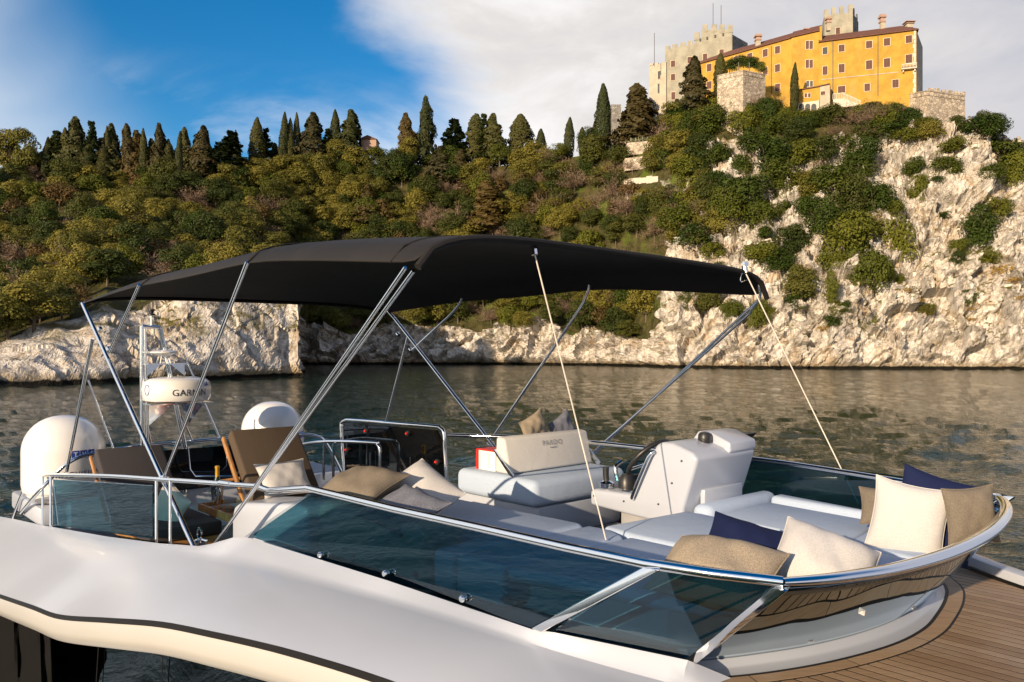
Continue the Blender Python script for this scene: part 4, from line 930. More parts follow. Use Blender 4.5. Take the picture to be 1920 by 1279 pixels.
# agaves on the terrace wall
def mesh_agave(seed):
    r = random.Random(seed); m = MB()
    for k in range(22):
        a = r.uniform(0, 6.28); el = r.uniform(.3, 1.3); L = r.uniform(.6, 1.0); d_ = Vector((math.cos(a)*math.cos(el), math.sin(a)*math.cos(el), math.sin(el))); s = Vector((-math.sin(a), math.cos(a), 0))*.07
        e1 = d_*L*.55; e2 = d_*L+Vector((0, 0, -.12)); m.add([-s, s, e1+s, e2, e1-s, e1+Vector((0, 0, -.05))], [(0, 1, 2, 5, 4), (4, 5, 3), (5, 2, 3)])
    me = bpy.data.meshes.new('leaves'); me.from_pydata([tuple(v) for v in m.v], [], m.f); me.materials.append(MATS['agave_leaf']); return me
AG = [mesh_agave(i) for i in range(2)]
for i, u in enumerate((1184, 1192, 1199, 1206, 1214, 1221, 1229, 1237, 1245)):
    p = wp(u, 267.5-i*.7, 323.5-i*.55); o = bpy.data.objects.new('agave_plant', AG[i % 2]); COL.objects.link(o); o.location = p; o.scale = (2.3, 2.3, 2.7); o.rotation_euler.z = i
    tag(o, 'pale spiky agave in the row below the keep', 'agave', 'agaves in a row below the keep')
pa, pb = wp(1176, 268, 323), wp(1252, 261, 317); m = MB().hexa([g(pa, pa.z-5), g(pb, pb.z-5), g(pb+Vector((0, 9, 0)), pb.z-5), g(pa+Vector((0, 9, 0)), pa.z-5), pa, pb, pb+Vector((0, 9, 0)), pa+Vector((0, 9, 0))])
single(m, 'agave_terrace', 'bastion_stone', 'rough stone terrace carrying a row of agaves below the keep', 'wall')
pa, pb = wp(1172, 297, 318.5), wp(1290, 284, 306); m = MB().hexa([g(pa, pa.z-5), g(pb, pb.z-5), g(pb+Vector((0, 6, 0)), pb.z-5), g(pa+Vector((0, 6, 0)), pa.z-5), pa, pb, pb+Vector((0, 6, 0)), pa+Vector((0, 6, 0))])
single(m, 'retaining_wall', 'bastion_stone', 'long rough retaining wall above the grassy slope', 'wall')
# a gull on the headland
p = ground(218, 558); m = MB(); m.lathe(p+BZ*.5, [(.02, -.35), (.16, -.2), (.2, 0), (.14, .25), (.03, .5)], 8, Vector((0, 1, 0)), Vector((0, 0, 1)), Vector((1, 0, 0)))
m.lathe(p+BZ*.72+Vector((-.3, 0, 0)), [(.02, -.1), (.1, 0), (.02, .12)], 8); m.tube([p+BZ*.4, p-BZ*.1], .02, 5)
single(m, 'gull', 'white_ink', 'white gull standing on the headland rock', 'gull')
# ------------------------------------------------------------------ the yacht
yt = thing('motor_yacht', 'white motor yacht with flybridge, dark glass windscreen and teak foredeck', 'yacht', Vector((BO.x, BO.y, 0)))
def mir(p):
    x, y, z = inb(p); return b(x, -y, z)
# rim of the windscreen
rimN = [q(480, 911, by=-1.45), q(505, 920, by=-1.45), q(577, 915, by=-1.45), q(740, 955, by=-1.42), q(900, 990, by=-1.39), q(1060, 1026, by=-1.36), q(1210, 1057, by=-1.32), q(1340, 1076, by=-1.24), q(1468, 1091, by=-1.14)]
rimB = [rimN[-1]]+[q(u, v, bz=.63) for u, v in ((1540, 1086), (1600, 1079), (1660, 1070), (1720, 1056), (1775, 1039), (1820, 1019), (1855, 998), (1877, 977), (1886, 960), (1884, 944), (1872, 932))]
rimF = [rimB[-1]]+[q(u, v, bz=.62) for u, v in ((1840, 927), (1780, 918), (1700, 905), (1560, 882), (1420, 862), (1250, 845), (1100, 829), (960, 820), (840, 816))]
baseB = [b(x, y, .16) for x, y in ((3.29, -.90), (3.40, -.69), (3.52, -.40), (3.60, -.08), (3.63, .24), (3.61, .6), (3.53, .88), (3.36, 1.06), (3.2, 1.12))]
teakI = [b(x, y, .13) for x, y in ((2.9, -1.50), (3.16, -1.18), (3.41, -.89), (3.59, -.53), (3.705, -.12), (3.73, .2), (3.695, .48), (3.63, .78), (3.54, 1.01), (3.36, 1.22), (3.1, 1.42), (2.8, 1.55))]
rb_ = resample(catmull(rimB, 6), 41); bb_ = resample(catmull(baseB, 6), 41)
# --- superstructure side: coaming edge -> shoulder -> black line -> cream fascia -> underside
NS = 60
edge = [b(-8.5, -1.78, -.85), q(-60, 958, by=-1.76), q(25, 973, by=-1.74), q(80, 985, by=-1.72), q(200, 1006, by=-1.68), q(300, 1019, by=-1.64), q(372, 1024, by=-1.60), q(395, 1020, by=-1.575), q(437, 1008, by=-1.53), q(470, 1009, by=-1.47), q(725, 1088, by=-1.44), q(997, 1180, by=-1.36), q(1040, 1186, by=-1.335), q(1290, 1238, by=-1.06), b(3.45, -.86, .135)]
strp = [b(-8.5, -2.35, -1.45), q(-80, 1086, by=-2.33), q(0, 1114, by=-2.29), q(60, 1134, by=-2.27), q(112, 1152, by=-2.24), q(200, 1158, by=-2.19), q(300, 1165, by=-2.12), q(400, 1184, by=-2.05), q(500, 1206, by=-1.985), q(600, 1233, by=-1.93), q(700, 1264, by=-1.88), q(800, 1300, by=-1.82), b(2.9, -1.8, .16), b(3.3, -1.66, .14), b(3.6, -1.45, .12)]
def sec(i_edge, n): return resample(i_edge, n)
def by_bx(pts, xs):                          # polyline sampled at given forward positions
    P_ = [inb(p) for p in pts]; X_ = [p[0] for p in P_]
    return [b(x, float(np.interp(x, X_, [p[1] for p in P_])), float(np.interp(x, X_, [p[2] for p in P_]))) for x in xs]
ne = len(edge)
def blend_rows(A, B_, ts, bulge):
    out = []
    for t_ in ts: out.append([a.lerp(c, t_)+BZ*bulge*4*t_*(1-t_) for a, c in zip(A, B_)])
    return out
E_ = sorted(inb(p) for p in edge); Q_ = sorted(inb(p) for p in catmull(strp, 8))
xs_ = sorted(set([round(x, 3) for x in np.concatenate([np.linspace(-8.5, -2.6, 14), np.linspace(-2.5, 3.45, 62)])]+[round(p[0], 3) for p in E_]))
def samp(T, x, k): return float(np.interp(x, [p[0] for p in T], [p[k] for p in T]))
A_ = [b(x, samp(E_, x, 1), samp(E_, x, 2)) for x in xs_]
S_ = [b(x, samp(Q_, x, 1), samp(Q_, x, 2)) for x in xs_]
SOFT = [inb(p) for p in catmull([b(*p) for p in ((-8.5, -1.8, -.87), (-6.5, -1.78, -.62), (-4.2, -1.76, -.37), (-2.2, -1.72, -.14), (-.6, -1.64, .06), (.7, -1.56, .20), (1.9, -1.47, .26), (2.7, -1.39, .27), (3.1, -1.24, .22), (3.45, -1.0, .14))], 10)]
C_ = [b(x, samp(SOFT, x, 1), samp(SOFT, x, 2)) for x in xs_]
def blend_rows2(A, B_, ts, bulge):            # crisp moulding at the coaming edge, a fair surface outside it
    out = []
    for t_ in ts:
        k_ = min(1, t_/.12); k_ = k_*k_*(3-2*k_)
        out.append([A[i].lerp(C_[i], k_).lerp(B_[i], t_)+BZ*bulge*4*t_*(1-t_) for i in range(len(A))])
    return out
for side in (1, -1):
    fx = (lambda p: p) if side == 1 else mir
    rows = blend_rows2(A_, S_, [0, .04, .08, .12, .2, .3, .45, .6, .75, .88, .96, 1], .022)
    m = MB().loft([[fx(p) for p in r] for r in rows]); m.build('side_deck', 'gelcoat', yt, smooth=True, auto=35)
    s0 = [fx(p+BP*-.004) for p in S_]; s1 = [fx(p-BZ*.028+BP*-.006) for p in S_]
    MB().loft([s0, s1]).build('black_trim', 'black_trim', yt)
    s2 = [fx(p-BZ*.03-BP*.0) for p in S_]; s3 = [fx(p-BZ*.10-BP*.02) for p in S_]; s4 = [fx(p-BZ*.165+BP*.01) for p in S_]; s5 = [fx(p-BZ*.185+BP*.06) for p in S_]; s6 = [fx(p-BZ*.15+BP*.42) for p in S_]
    MB().loft([s2, s3, s4, s5, s6]).build('fascia', 'cream_gelcoat', yt, smooth=True, auto=50)
    w0 = [fx(p-BZ*.14+BP*.30) for p in S_]; w1 = [fx(p-BZ*1.5+BP*.22) for p in S_]
    for k in range(0, len(S_)-1, 13): MB().loft([w0[k:k+14], w1[k:k+14]]).build('saloon_window', 'dark_window', yt, smooth=True)
    for k in range(13, len(S_)-1, 13): MB().tube([w0[k]-BP*.02*side, w1[k]-BP*.02*side], .003, 5).build('window_seam', 'black_trim', yt)
    w2 = [fx(p-BZ*1.5+BP*.20) for p in S_]; w3 = [fx(Vector((p.x, p.y, 2.2))-BP*.15) for p in S_]; w4 = [fx(Vector((p.x, p.y, -.6))+BP*.35) for p in S_]
    MB().loft([w2, w3, w4]).build('hull_side', 'gelcoat', yt, smooth=True)
# inner saloon darkness behind the windows
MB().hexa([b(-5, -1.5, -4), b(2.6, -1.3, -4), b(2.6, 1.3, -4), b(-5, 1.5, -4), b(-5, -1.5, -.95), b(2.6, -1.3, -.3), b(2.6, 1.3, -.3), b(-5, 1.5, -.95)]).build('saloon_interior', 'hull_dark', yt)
# bow hull
deckedge = [(2.9, 1.80, .16), (3.3, 1.64, .15), (3.75, 1.36, .13), (4.4, 1.0, .13), (5.1, .5, .13), (5.6, .05, .13)]
for s_ in (1, -1):
    top = [b(x, s_*y, z-.01) for x, y, z in deckedge]; botm = [b(x-.1*i, s_*y*.5, -5.2) for i, (x, y, z) in enumerate(deckedge)]
    MB().loft([top, botm]).build('bow_hull', 'gelcoat', yt, smooth=True)
    rail = catmull([b(x, s_*(y-.03), z+.02) for x, y, z in (deckedge if s_ > 0 else deckedge[3:])], 5)
    m = MB(); m.loft([[p+BP*-.055 for p in rail], [p+BP*-.055+BZ*.05 for p in rail], [p+BP*.055+BZ*.05 for p in rail], [p+BP*.055 for p in rail]], ); m.build('toe_rail', 'gelcoat', yt, bevel=.01)
# ring between windscreen and teak
ti = resample(catmull(teakI[2:9], 6), 41); bo = [p.lerp(c, .0) for p, c in zip(bb_, ti)]
row = lambda t_, z: [Vector((p.x+(c.x-p.x)*t_, p.y+(c.y-p.y)*t_, BO.z+z)) for p, c in zip(bb_, ti)]
MB().loft([row(-.5, .19), row(0, .165), row(.15, .160), row(.35, .142), row(.5, .137), row(1.0, .134), row(1.0, .10)]).build('windscreen_plinth', 'gelcoat', yt, smooth=True, auto=60)
# --- teak foredeck
deck = MB().add([b(2.6, -1.75, .1334), b(3.7, -1.38, .1334), b(5.5, -.1, .1334), b(5.5, .1, .1334), b(3.7, 1.38, .1334), b(2.6, 1.75, .1334)], [(0, 1, 2, 3, 4, 5)]).build('teak_deck', 'caulk', yt)
tiC = resample(catmull(teakI, 6), 90)
def offs(pts, d):
    out = []
    for i, p in enumerate(pts):
        tg = (pts[min(i+1, len(pts)-1)]-pts[max(i-1, 0)]); n_ = Vector((tg.y, -tg.x, 0)).normalized()
        if n_.dot(p-b(2.5, 0, .13)) < 0: n_ = -n_
        out.append(p+n_*d)
    return out
o0, o1, o2 = offs(tiC, .012), offs(tiC, .075), offs(tiC, .082)
MB().loft([[p+BZ*.0045 for p in offs(tiC, -.004)], [p+BZ*.0035 for p in offs(tiC, .013)]]).build('caulk_line', 'caulk', deck)
for k in range(0, 89, 11):
    e_ = min(k+11, 89); aa, cc = o0[k:e_+1], o1[k:e_+1]
    if e_-k < 2: continue
    aa = aa[:-1]+[aa[-2].lerp(aa[-1], .9)]; cc = cc[:-1]+[cc[-2].lerp(cc[-1], .9)]
    MB().loft([[p+BZ*.001 for p in aa], [p+BZ*.0045 for p in aa], [p+BZ*.0045 for p in cc], [p+BZ*.001 for p in cc]]).build('margin_plank', 'teak', deck)
OUT = [inb(p) for p in o2]
def start_x(y):                              # where a plank leaves the margin
    xs = []
    for i in range(len(OUT)-1):
        y0, y1 = OUT[i][1], OUT[i+1][1]
        if (y0-y)*(y1-y) <= 0 and y0 != y1: xs.append(OUT[i][0]+(OUT[i+1][0]-OUT[i][0])*(y-y0)/(y1-y0))
    return max(xs) if xs else 2.75
def end_x(y):
    ys = [e_[1]-.10 for e_ in deckedge][::-1]; xs = [e_[0] for e_ in deckedge][::-1]
    return float(np.interp(abs(y), ys, xs))
PWD = .057
y = -1.55
while y < 1.55:
    y0, y1 = y+.005, y+PWD-.005; s0, s1 = start_x(y0)+.004, start_x(y1)+.004; e0, e1 = end_x(y0), end_x(y1)
    if min(e0-s0, e1-s1) > .05:
        MB().hexa([b(s0, y0, .1305), b(e0, y0, .1305), b(e1, y1, .1305), b(s1, y1, .1305), b(s0, y0, .134), b(e0, y0, .134), b(e1, y1, .134), b(s1, y1, .134)]).build('plank', 'teak', deck)
    y += PWD
# --- windscreen glass
def glass(a0, a1, c1, c0, name='windscreen_pane', mat='tinted_glass', th=.008, parent=yt):
    n_ = (a1-a0).cross(c0-a0).normalized()*th/2
    return MB().hexa([a0-n_, a1-n_, c1-n_, c0-n_, a0+n_, a1+n_, c1+n_, c0+n_]).build(name, mat, parent)
for fx in ((lambda p: p), mir):
    g1_ = [q(470, 1006, by=-1.465), q(997, 1176, by=-1.355), q(1208, 1062, by=-1.315), q(588, 924, by=-1.44)]
    P1 = glass(*[fx(p) for p in g1_])
    g2_ = [q(1037, 1182, by=-1.33), q(1288, 1233, by=-1.05), q(1462, 1097, by=-1.14), q(1234, 1066, by=-1.31)]
    P2_ = glass(*[fx(p) for p in g2_])
    for (u, v) in ((603, 1040), (725, 1075), (870, 1122)):
        pc = q(u, v, by=-1.468+(u-470)/527*.11); n_ = (BP*-1+BZ*.15).normalized()
        mm = MB(); mm.lathe(fx(pc), [(.012, -.01), (.017, 0), (.017, .012), (.012, .018)], 12, BF, BZ, fx(b(0, -1, 0))-fx(b(0, 0, 0))); mm.build('glass_bolt', 'chrome', P1, smooth=True)
    # bright edge bars
    for pa, pb, w_ in ((q(1010, 1181, by=-1.35), q(1224, 1066, by=-1.32), .055), (q(1300, 1236, by=-1.02), q(1466, 1101, by=-1.145), .05)):
        pa, pb = fx(pa), fx(pb); ax = (pb-pa)*.5; sd = BF*w_*.5; nn_ = ax.cross(sd).normalized()*.016
        MB().box((pa+pb)/2, ax, sd, nn_).build('mullion', 'chrome', yt, bevel=.004)
    pa, pb = fx(q(462, 1007, by=-1.47)), fx(q(582, 926, by=-1.445)); ax = (pb-pa)*.5; sd = BF*.012; MB().box((pa+pb)/2, ax, sd, ax.cross(sd).normalized()*.007).build('glass_edge', 'clear_glass', yt)
th = BZ*.004+BF*.004
bbF = resample(catmull(baseB, 12), 161); rbF = [p-BZ*.02 for p in resample(catmull(rimB, 12), 161)]
for k in range(0, 160, 80):
    lo_, hi_ = bbF[k:k+81], rbF[k:k+81]
    mm = MB(); mm.loft([[p.lerp(c, t_/12) for p, c in zip(lo_, hi_)] for t_ in range(13)]); Pf = mm.build('windscreen_pane', 'bow_glass', yt, smooth=True, solid=.008)
for i in (9, 22, 34):
    pc = bb_[i].lerp(rb_[i], .10); dr = (rb_[i]-bb_[i]); tg = bb_[i+1]-bb_[i-1]; n_ = dr.cross(tg).normalized(); n_ = n_ if n_.dot(pc-b(2, 0, 1)) > 0 else -n_
    mm = MB(); ta = tg.normalized(); mm.lathe(pc, [(.010, -.008), (.015, 0), (.015, .006), (.010, .010)], 12, ta, n_.cross(ta), n_); mm.build('glass_bolt', 'chrome', yt, smooth=True)
# rim rails
MB().tube(rimN[:3]+rimN[3:], .0175, 14).build('rim_rail', 'chrome', yt, smooth=True, auto=60)
mb = MB(); mb.flatk = .62
cp = resample(catmull(rimB, 8), 70); L = len(cp)
mb.tube(cp, lambda t_: .019+.014*math.sin(math.pi*min(1, max(0, t_)))**.5, 16, True, None, (0, 0, 1)); mb.build('rim_cap', 'chrome', yt, smooth=True, auto=60)
MB().tube(catmull(rimF, 4), .018, 12).build('rim_rail', 'chrome', yt, smooth=True, auto=60)
# far side panes between rim and coaming come from the mirrored set; aft near rail with posts and small pane
rail = [q(24, 972, by=-1.74), q(40, 930, by=-1.72), q(58, 896, by=-1.70), q(75, 891, by=-1.69), q(190, 892, by=-1.62), q(300, 899, by=-1.55), q(430, 908, by=-1.48), q(480, 911, by=-1.45)]
MB().tube(catmull(rail, 5), .0155, 12).build('hand_rail', 'chrome', yt, smooth=True)
MB().tube([q(413, 905.5, by=-1.49), q(432, 908, by=-1.48)], .0185, 12).build('rail_joint', 'chrome', yt, smooth=True)
for u, vb, vt, by in ((80, 988, 893, -1.69), (95, 990, 893, -1.68), (293, 1021, 899, -1.555), (319, 1023, 901, -1.545)):
    MB().tube([q(u, vb, by=by-.02), q(u, vt, by=by)], .011, 10).build('rail_post', 'chrome', yt, smooth=True)
glass(q(100, 984, by=-1.67), q(287, 1010, by=-1.57), q(287, 911, by=-1.56), q(100, 899, by=-1.67), 'rail_pane')
m = MB(); m.tube([q(100, 899, by=-1.67), q(287, 911, by=-1.56)], .004, 5); m.tube([q(100, 984, by=-1.67), q(287, 1010, by=-1.57)], .004, 5); m.build('pane_edge', 'clear_glass', yt)
# inner coaming, flybridge floor, far bulwark
MB().loft([[p for p in A_ if inb(p)[0] < .6], [p-BZ*.45+BP*.06 for p in A_ if inb(p)[0] < .6]]).build('inner_coaming', 'gelcoat', yt, smooth=True)
MB().loft([[mir(p) for p in A_ if inb(p)[0] < .6], [mir(p-BZ*.45+BP*.06) for p in A_ if inb(p)[0] < .6]]).build('inner_coaming', 'gelcoat', yt, smooth=True)
MB().hexa([b(-4.5, -1.72, -.62), b(.6, -1.5, -.5), b(.6, 1.5, -.5), b(-4.5, 1.72, -.62), b(-4.5, -1.72, -.56), b(.6, -1.5, -.30), b(.6, 1.5, -.30), b(-4.5, 1.72, -.56)]).build('flybridge_floor', 'deck_grey', yt)
MB().hexa([b(.6, -1.3, -.5), b(2.9, -1.0, -.3), b(2.9, 1.0, -.3), b(.6, 1.3, -.5), b(.6, -1.3, .04), b(2.9, -1.0, .04), b(2.9, 1.0, .04), b(.6, 1.3, .04)]).build('cockpit_floor', 'floor_grey', yt)
# aft cross rail and dark aft screen
aft = [q(40, 962, by=-1.72), q(70, 925, bx=-3.2), q(105, 888, bx=-3.15), q(130, 867, bx=-3.1), q(165, 853, bx=-3.1), q(250, 838, bx=-3.1), q(345, 829, bx=-3.1), q(440, 821, bx=-3.1), q(545, 815, bx=-3.1), q(590, 817, bx=-3.05), q(612, 832, bx=-3.0), q(640, 885, bx=-2.95)]
MB().tube(catmull(aft, 5), .018, 12).build('hand_rail', 'chrome', yt, smooth=True)
glass(b(-3.08, -1.2, -.06), b(-3.08, .75, -.06), b(-3.08, .75, .35), b(-3.08, -1.2, .36), 'aft_screen', 'smoked_glass')
MB().bbox(-3.30, -3.12, -1.5, 1.5, -.5, -.06).build('aft_bulwark', 'gelcoat', yt, bevel=.02)
MB().bbox(-4.6, -3.30, -1.7, 1.7, -.30, -.12).build('radar_deck', 'gelcoat', yt, bevel=.03)
fr = [q(352, 838, bx=-2.9), q(356, 880, bx=-2.9), q(366, 893, bx=-2.9), q(440, 893, bx=-2.9), q(452, 880, bx=-2.9), q(452, 832, bx=-2.9)]
MB().tube(fr, .010, 8).build('hatch_frame', 'chrome', yt, smooth=True)
m = MB(); m.tube([q(372, 909, bx=-2.5), q(450, 897, bx=-2.4)], .016, 8); m.build('grab_bar', 'teak_trim', yt)
# stair handrail, smoked companionway screen
hr = [q(560, 835, by=.15), q(610, 828, by=.2), q(700, 830, by=.3), q(708, 834, by=.3), q(712, 845, by=.3), q(712, 905, by=.3)]
hr = [p for p in hr]; MB().tube(catmull(hr, 4), .016, 10).build('stair_rail', 'chrome', yt, smooth=True)
for u in (607, 625): MB().tube([q(u, 832, by=.2), q(u, 900, by=.2)], .012, 8).build('rail_post', 'chrome', yt, smooth=True)
sc = thing('companionway_screen', 'smoked acrylic screen in a rounded steel frame behind the pillows', 'screen', q(740, 935, by=.4))
loop = [q(u, v, by=.4) for u, v in ((646, 900), (642, 850), (640, 800), (641, 793), (647, 789), (658, 788), (740, 794), (815, 800), (826, 803), (832, 812), (834, 850), (838, 905), (838, 918), (833, 926))]
MB().tube(catmull(loop, 4), .016, 10).build('frame', 'chrome', sc, smooth=True)
glass(q(648, 905, by=.4), q(836, 924, by=.4), q(829, 807, by=.4), q(645, 792, by=.4), 'pane', 'screen_glass', .01, sc)
for u, v in ((687, 808), (765, 813), (651, 843), (820, 866)):
    pc = q(u, v, by=.39); mm = MB(); mm.lathe(pc+BP*.02, [(.022, -.03), (.022, .03)], 10, BF, BZ, BP); K = mm.build('latch', 'black_plastic', sc)
    MB().lathe(pc-BP*.012, [(.010, -.012), (.010, .0)], 8, BF, BZ, BP).build('latch_button', 'red_paint', K)
for u, v0, v1 in ((694, 905, 848), (769, 880, 858)): MB().tube([q(u, v0, by=.37), q(u, v1, by=.37)], .007, 6).build('latch_rod', 'chrome', sc)
# --- white moulded sofa end and sofa
sf = thing('side_sofa', 'white moulded side sofa with grey seat behind the dark side window', 'sofa', b(.9, -1.1, -.30))
prof = [(.0, -.25), (.0, .27), (.03, .34), (.12, .375), (.85, .47), (1.0, .47), (1.0, -.2)]
MB().prism([b(x, -1.30, z) for x, z in prof], BP*.34).build('sofa_end', 'gelcoat', sf, bevel=.03, seg=3)
MB().bbox(.98, 2.0, -1.22, -.95, .02, .50).build('backrest', 'grey_fabric', sf, bevel=.05, seg=3)
MB().bbox(-.05, .97, -.94, -.25, -.28, .10).build('base', 'gelcoat', sf, bevel=.02)
MB().bbox(-.03, .97, -.93, -.23, .105, .28).build('seat', 'grey_fabric', sf, bevel=.05, seg=3)
# --- sun bed
sb = thing('sun_bed', 'pale grey upholstered sun bed filling the bow of the flybridge', 'sun bed', b(2.8, 0, .05))
def cushion(poly, z0, z1, name='cushion', mat='pad_fabric', bev=.03, parent=sb):
    MB().prism([b(x, y_, z0) for x, y_ in poly], BZ*(z1-z0)).build(name, mat, parent, bevel=bev, seg=3)
MB().prism([b(x, y_, .05) for x, y_ in ((2.2, -1.0), (3.1, -.78), (3.40, -.4), (3.48, .1), (3.42, .5), (3.1, .8), (2.2, 1.0))], BZ*.275).build('base', 'gelcoat', sb)
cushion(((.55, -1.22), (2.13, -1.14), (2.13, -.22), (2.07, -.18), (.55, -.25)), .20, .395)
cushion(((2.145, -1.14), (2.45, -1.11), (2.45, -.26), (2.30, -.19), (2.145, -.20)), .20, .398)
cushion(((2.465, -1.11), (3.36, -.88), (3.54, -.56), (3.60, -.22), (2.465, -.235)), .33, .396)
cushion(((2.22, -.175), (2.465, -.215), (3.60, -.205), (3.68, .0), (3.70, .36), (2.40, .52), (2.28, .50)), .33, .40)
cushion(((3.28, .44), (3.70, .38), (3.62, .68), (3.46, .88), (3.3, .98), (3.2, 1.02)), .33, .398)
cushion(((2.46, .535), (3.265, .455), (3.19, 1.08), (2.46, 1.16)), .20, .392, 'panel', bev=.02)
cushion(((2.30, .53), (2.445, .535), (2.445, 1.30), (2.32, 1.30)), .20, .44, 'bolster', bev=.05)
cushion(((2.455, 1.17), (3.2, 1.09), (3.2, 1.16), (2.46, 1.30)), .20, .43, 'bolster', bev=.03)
# --- helm bench
hb = thing('helm_bench', 'pale upholstered helm bench with lettered backrest on steel arms', 'bench', b(.9, .8, .04))
MB().bbox(.12, 1.14, .40, 1.28, .04, .262).build('base', 'gelcoat', hb, bevel=.02)
MB().bbox(.42, .80, .396, .402, .14, .165).build('vent_slot', 'black_trim', hb)
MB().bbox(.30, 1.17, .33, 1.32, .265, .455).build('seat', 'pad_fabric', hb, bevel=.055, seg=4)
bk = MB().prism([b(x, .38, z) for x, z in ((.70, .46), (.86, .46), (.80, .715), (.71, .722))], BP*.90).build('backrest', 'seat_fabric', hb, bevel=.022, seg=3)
fn = (BF*.973+BZ*.229); fu = (BZ*.973-BF*.229)
text_mesh('lettering', 'PARDO', 'grey_ink', bk, lambda x, y_: b(.8195, .86, .635)+BP*x+fu*y_+fn*.004, .055, spacing=1.25)
MB().box(b(.8245, .86, .618)+fn*.003, BP*.035, fu*.002, fn*.002).build('lettering_line', 'grey_ink', bk)
for y_ in (.365, 1.295):
    MB().prism([b(.70, y_, .62), b(.725, y_, .635), b(.915, y_, .47), b(.915, y_, .45), b(.88, y_, .45)], BP*.012).build('arm', 'chrome', hb, bevel=.002)
# --- helm console
hc = thing('helm_console', 'white moulded helm console with steering wheel and throttle', 'helm console', b(2.0, .8, .04))
side = [(1.56, .335), (1.56, .43), (1.60, .445), (1.90, .45), (2.10, .78), (2.14, .80), (2.22, .80), (2.36, .755), (2.40, .72), (2.30, .42), (2.28, .30), (1.92, .315)]
MB().bbox(1.74, 2.25, .56, 1.06, .04, .332).build('pedestal', 'floor_grey', hc, bevel=.01)
body = MB().prism([b(x, .46, z) for x, z in side], BP*.64).build('body', 'gelcoat', hc, bevel=.022, seg=3)
MB().prism([b(x, .80, z) for x, z in ((2.12, .78), (2.17, .845), (2.26, .845), (2.40, .79), (2.405, .735), (2.36, .70))], BP*.30).build('hood', 'gelcoat', hc, bevel=.012, seg=3)
MB().bbox(2.32, 2.355, .60, 1.02, .40, .52).build('locker_door', 'gelcoat', hc, bevel=.01)
m = MB(); m.tube(catmull([b(1.93, .445, .43), b(1.955, .425, .47), b(2.07, .425, .70), b(2.10, .445, .74)], 5), .013, 10); m.build('grab_handle', 'chrome', hc, smooth=True)
for x, z in ((1.60, .40), (1.85, .40), (2.12, .42), (2.29, .70), (2.22, .56)): MB().lathe(b(x, .457, z), [(.006, -.004), (.006, .004)], 8, BF, BZ, BP).build('screw', 'iron', hc)
c_ = b(2.25, .755, .81)
MB().lathe(c_, [(.03, -.05), (.042, -.01), (.04, .02), (.03, .035), (.01, .04)], 16).build('compass', 'black_plastic', hc, smooth=True)
wc = b(1.79, .80, .63); wn_ = (BF*-.75+BZ*.66).normalized(); wa_ = BP; wb_ = wn_.cross(wa_)
SW = MB().tube([wc+wa_*math.cos(a)*.17+wb_*math.sin(a)*.17 for a in np.linspace(0, 2*math.pi, 33)], .016, 10).build('steering_wheel', 'black_plastic', hc, smooth=True)
for a in (.5, 2.6, 4.7): MB().tube([wc-wn_*.03, wc+wa_*math.cos(a)*.16+wb_*math.sin(a)*.16], .010, 6).build('spoke', 'chrome', SW)
MB().tube([wc-wn_*.02, wc-wn_*.22], .045, 12).build('column', 'black_plastic', SW, smooth=True)
TH = MB().lathe(b(1.64, .54, .452), [(.05, 0), (.05, .03), (.03, .045)], 16).build('throttle', 'chrome', hc, smooth=True)
MB().tube([b(1.64, .54, .47), b(1.63, .54, .53), b(1.63, .54, .585)], .018, 10, True, .022).build('knob', 'black_plastic', TH, smooth=True)
T2 = MB().lathe(b(1.74, .62, .452), [(.055, 0), (.055, .05), (.03, .09)], 16).build('throttle', 'black_plastic', hc, smooth=True)
MB().tube(catmull([b(1.70, .58, .50), b(1.68, .58, .58), b(1.70, .62, .62)], 4), .014, 8).build('lever', 'chrome', T2, smooth=True)
m = MB(); m.bbox(1.80, 1.87, .50, .60, .452, .462); m.build('switch_panel', 'chrome', hc)
MB().prism([b(1.86, 1.12, .46), b(1.90, 1.12, .46), b(2.25, 1.12, .80), b(2.15, 1.12, .80)], BP*.25).build('instrument_wing', 'black_plastic', hc)
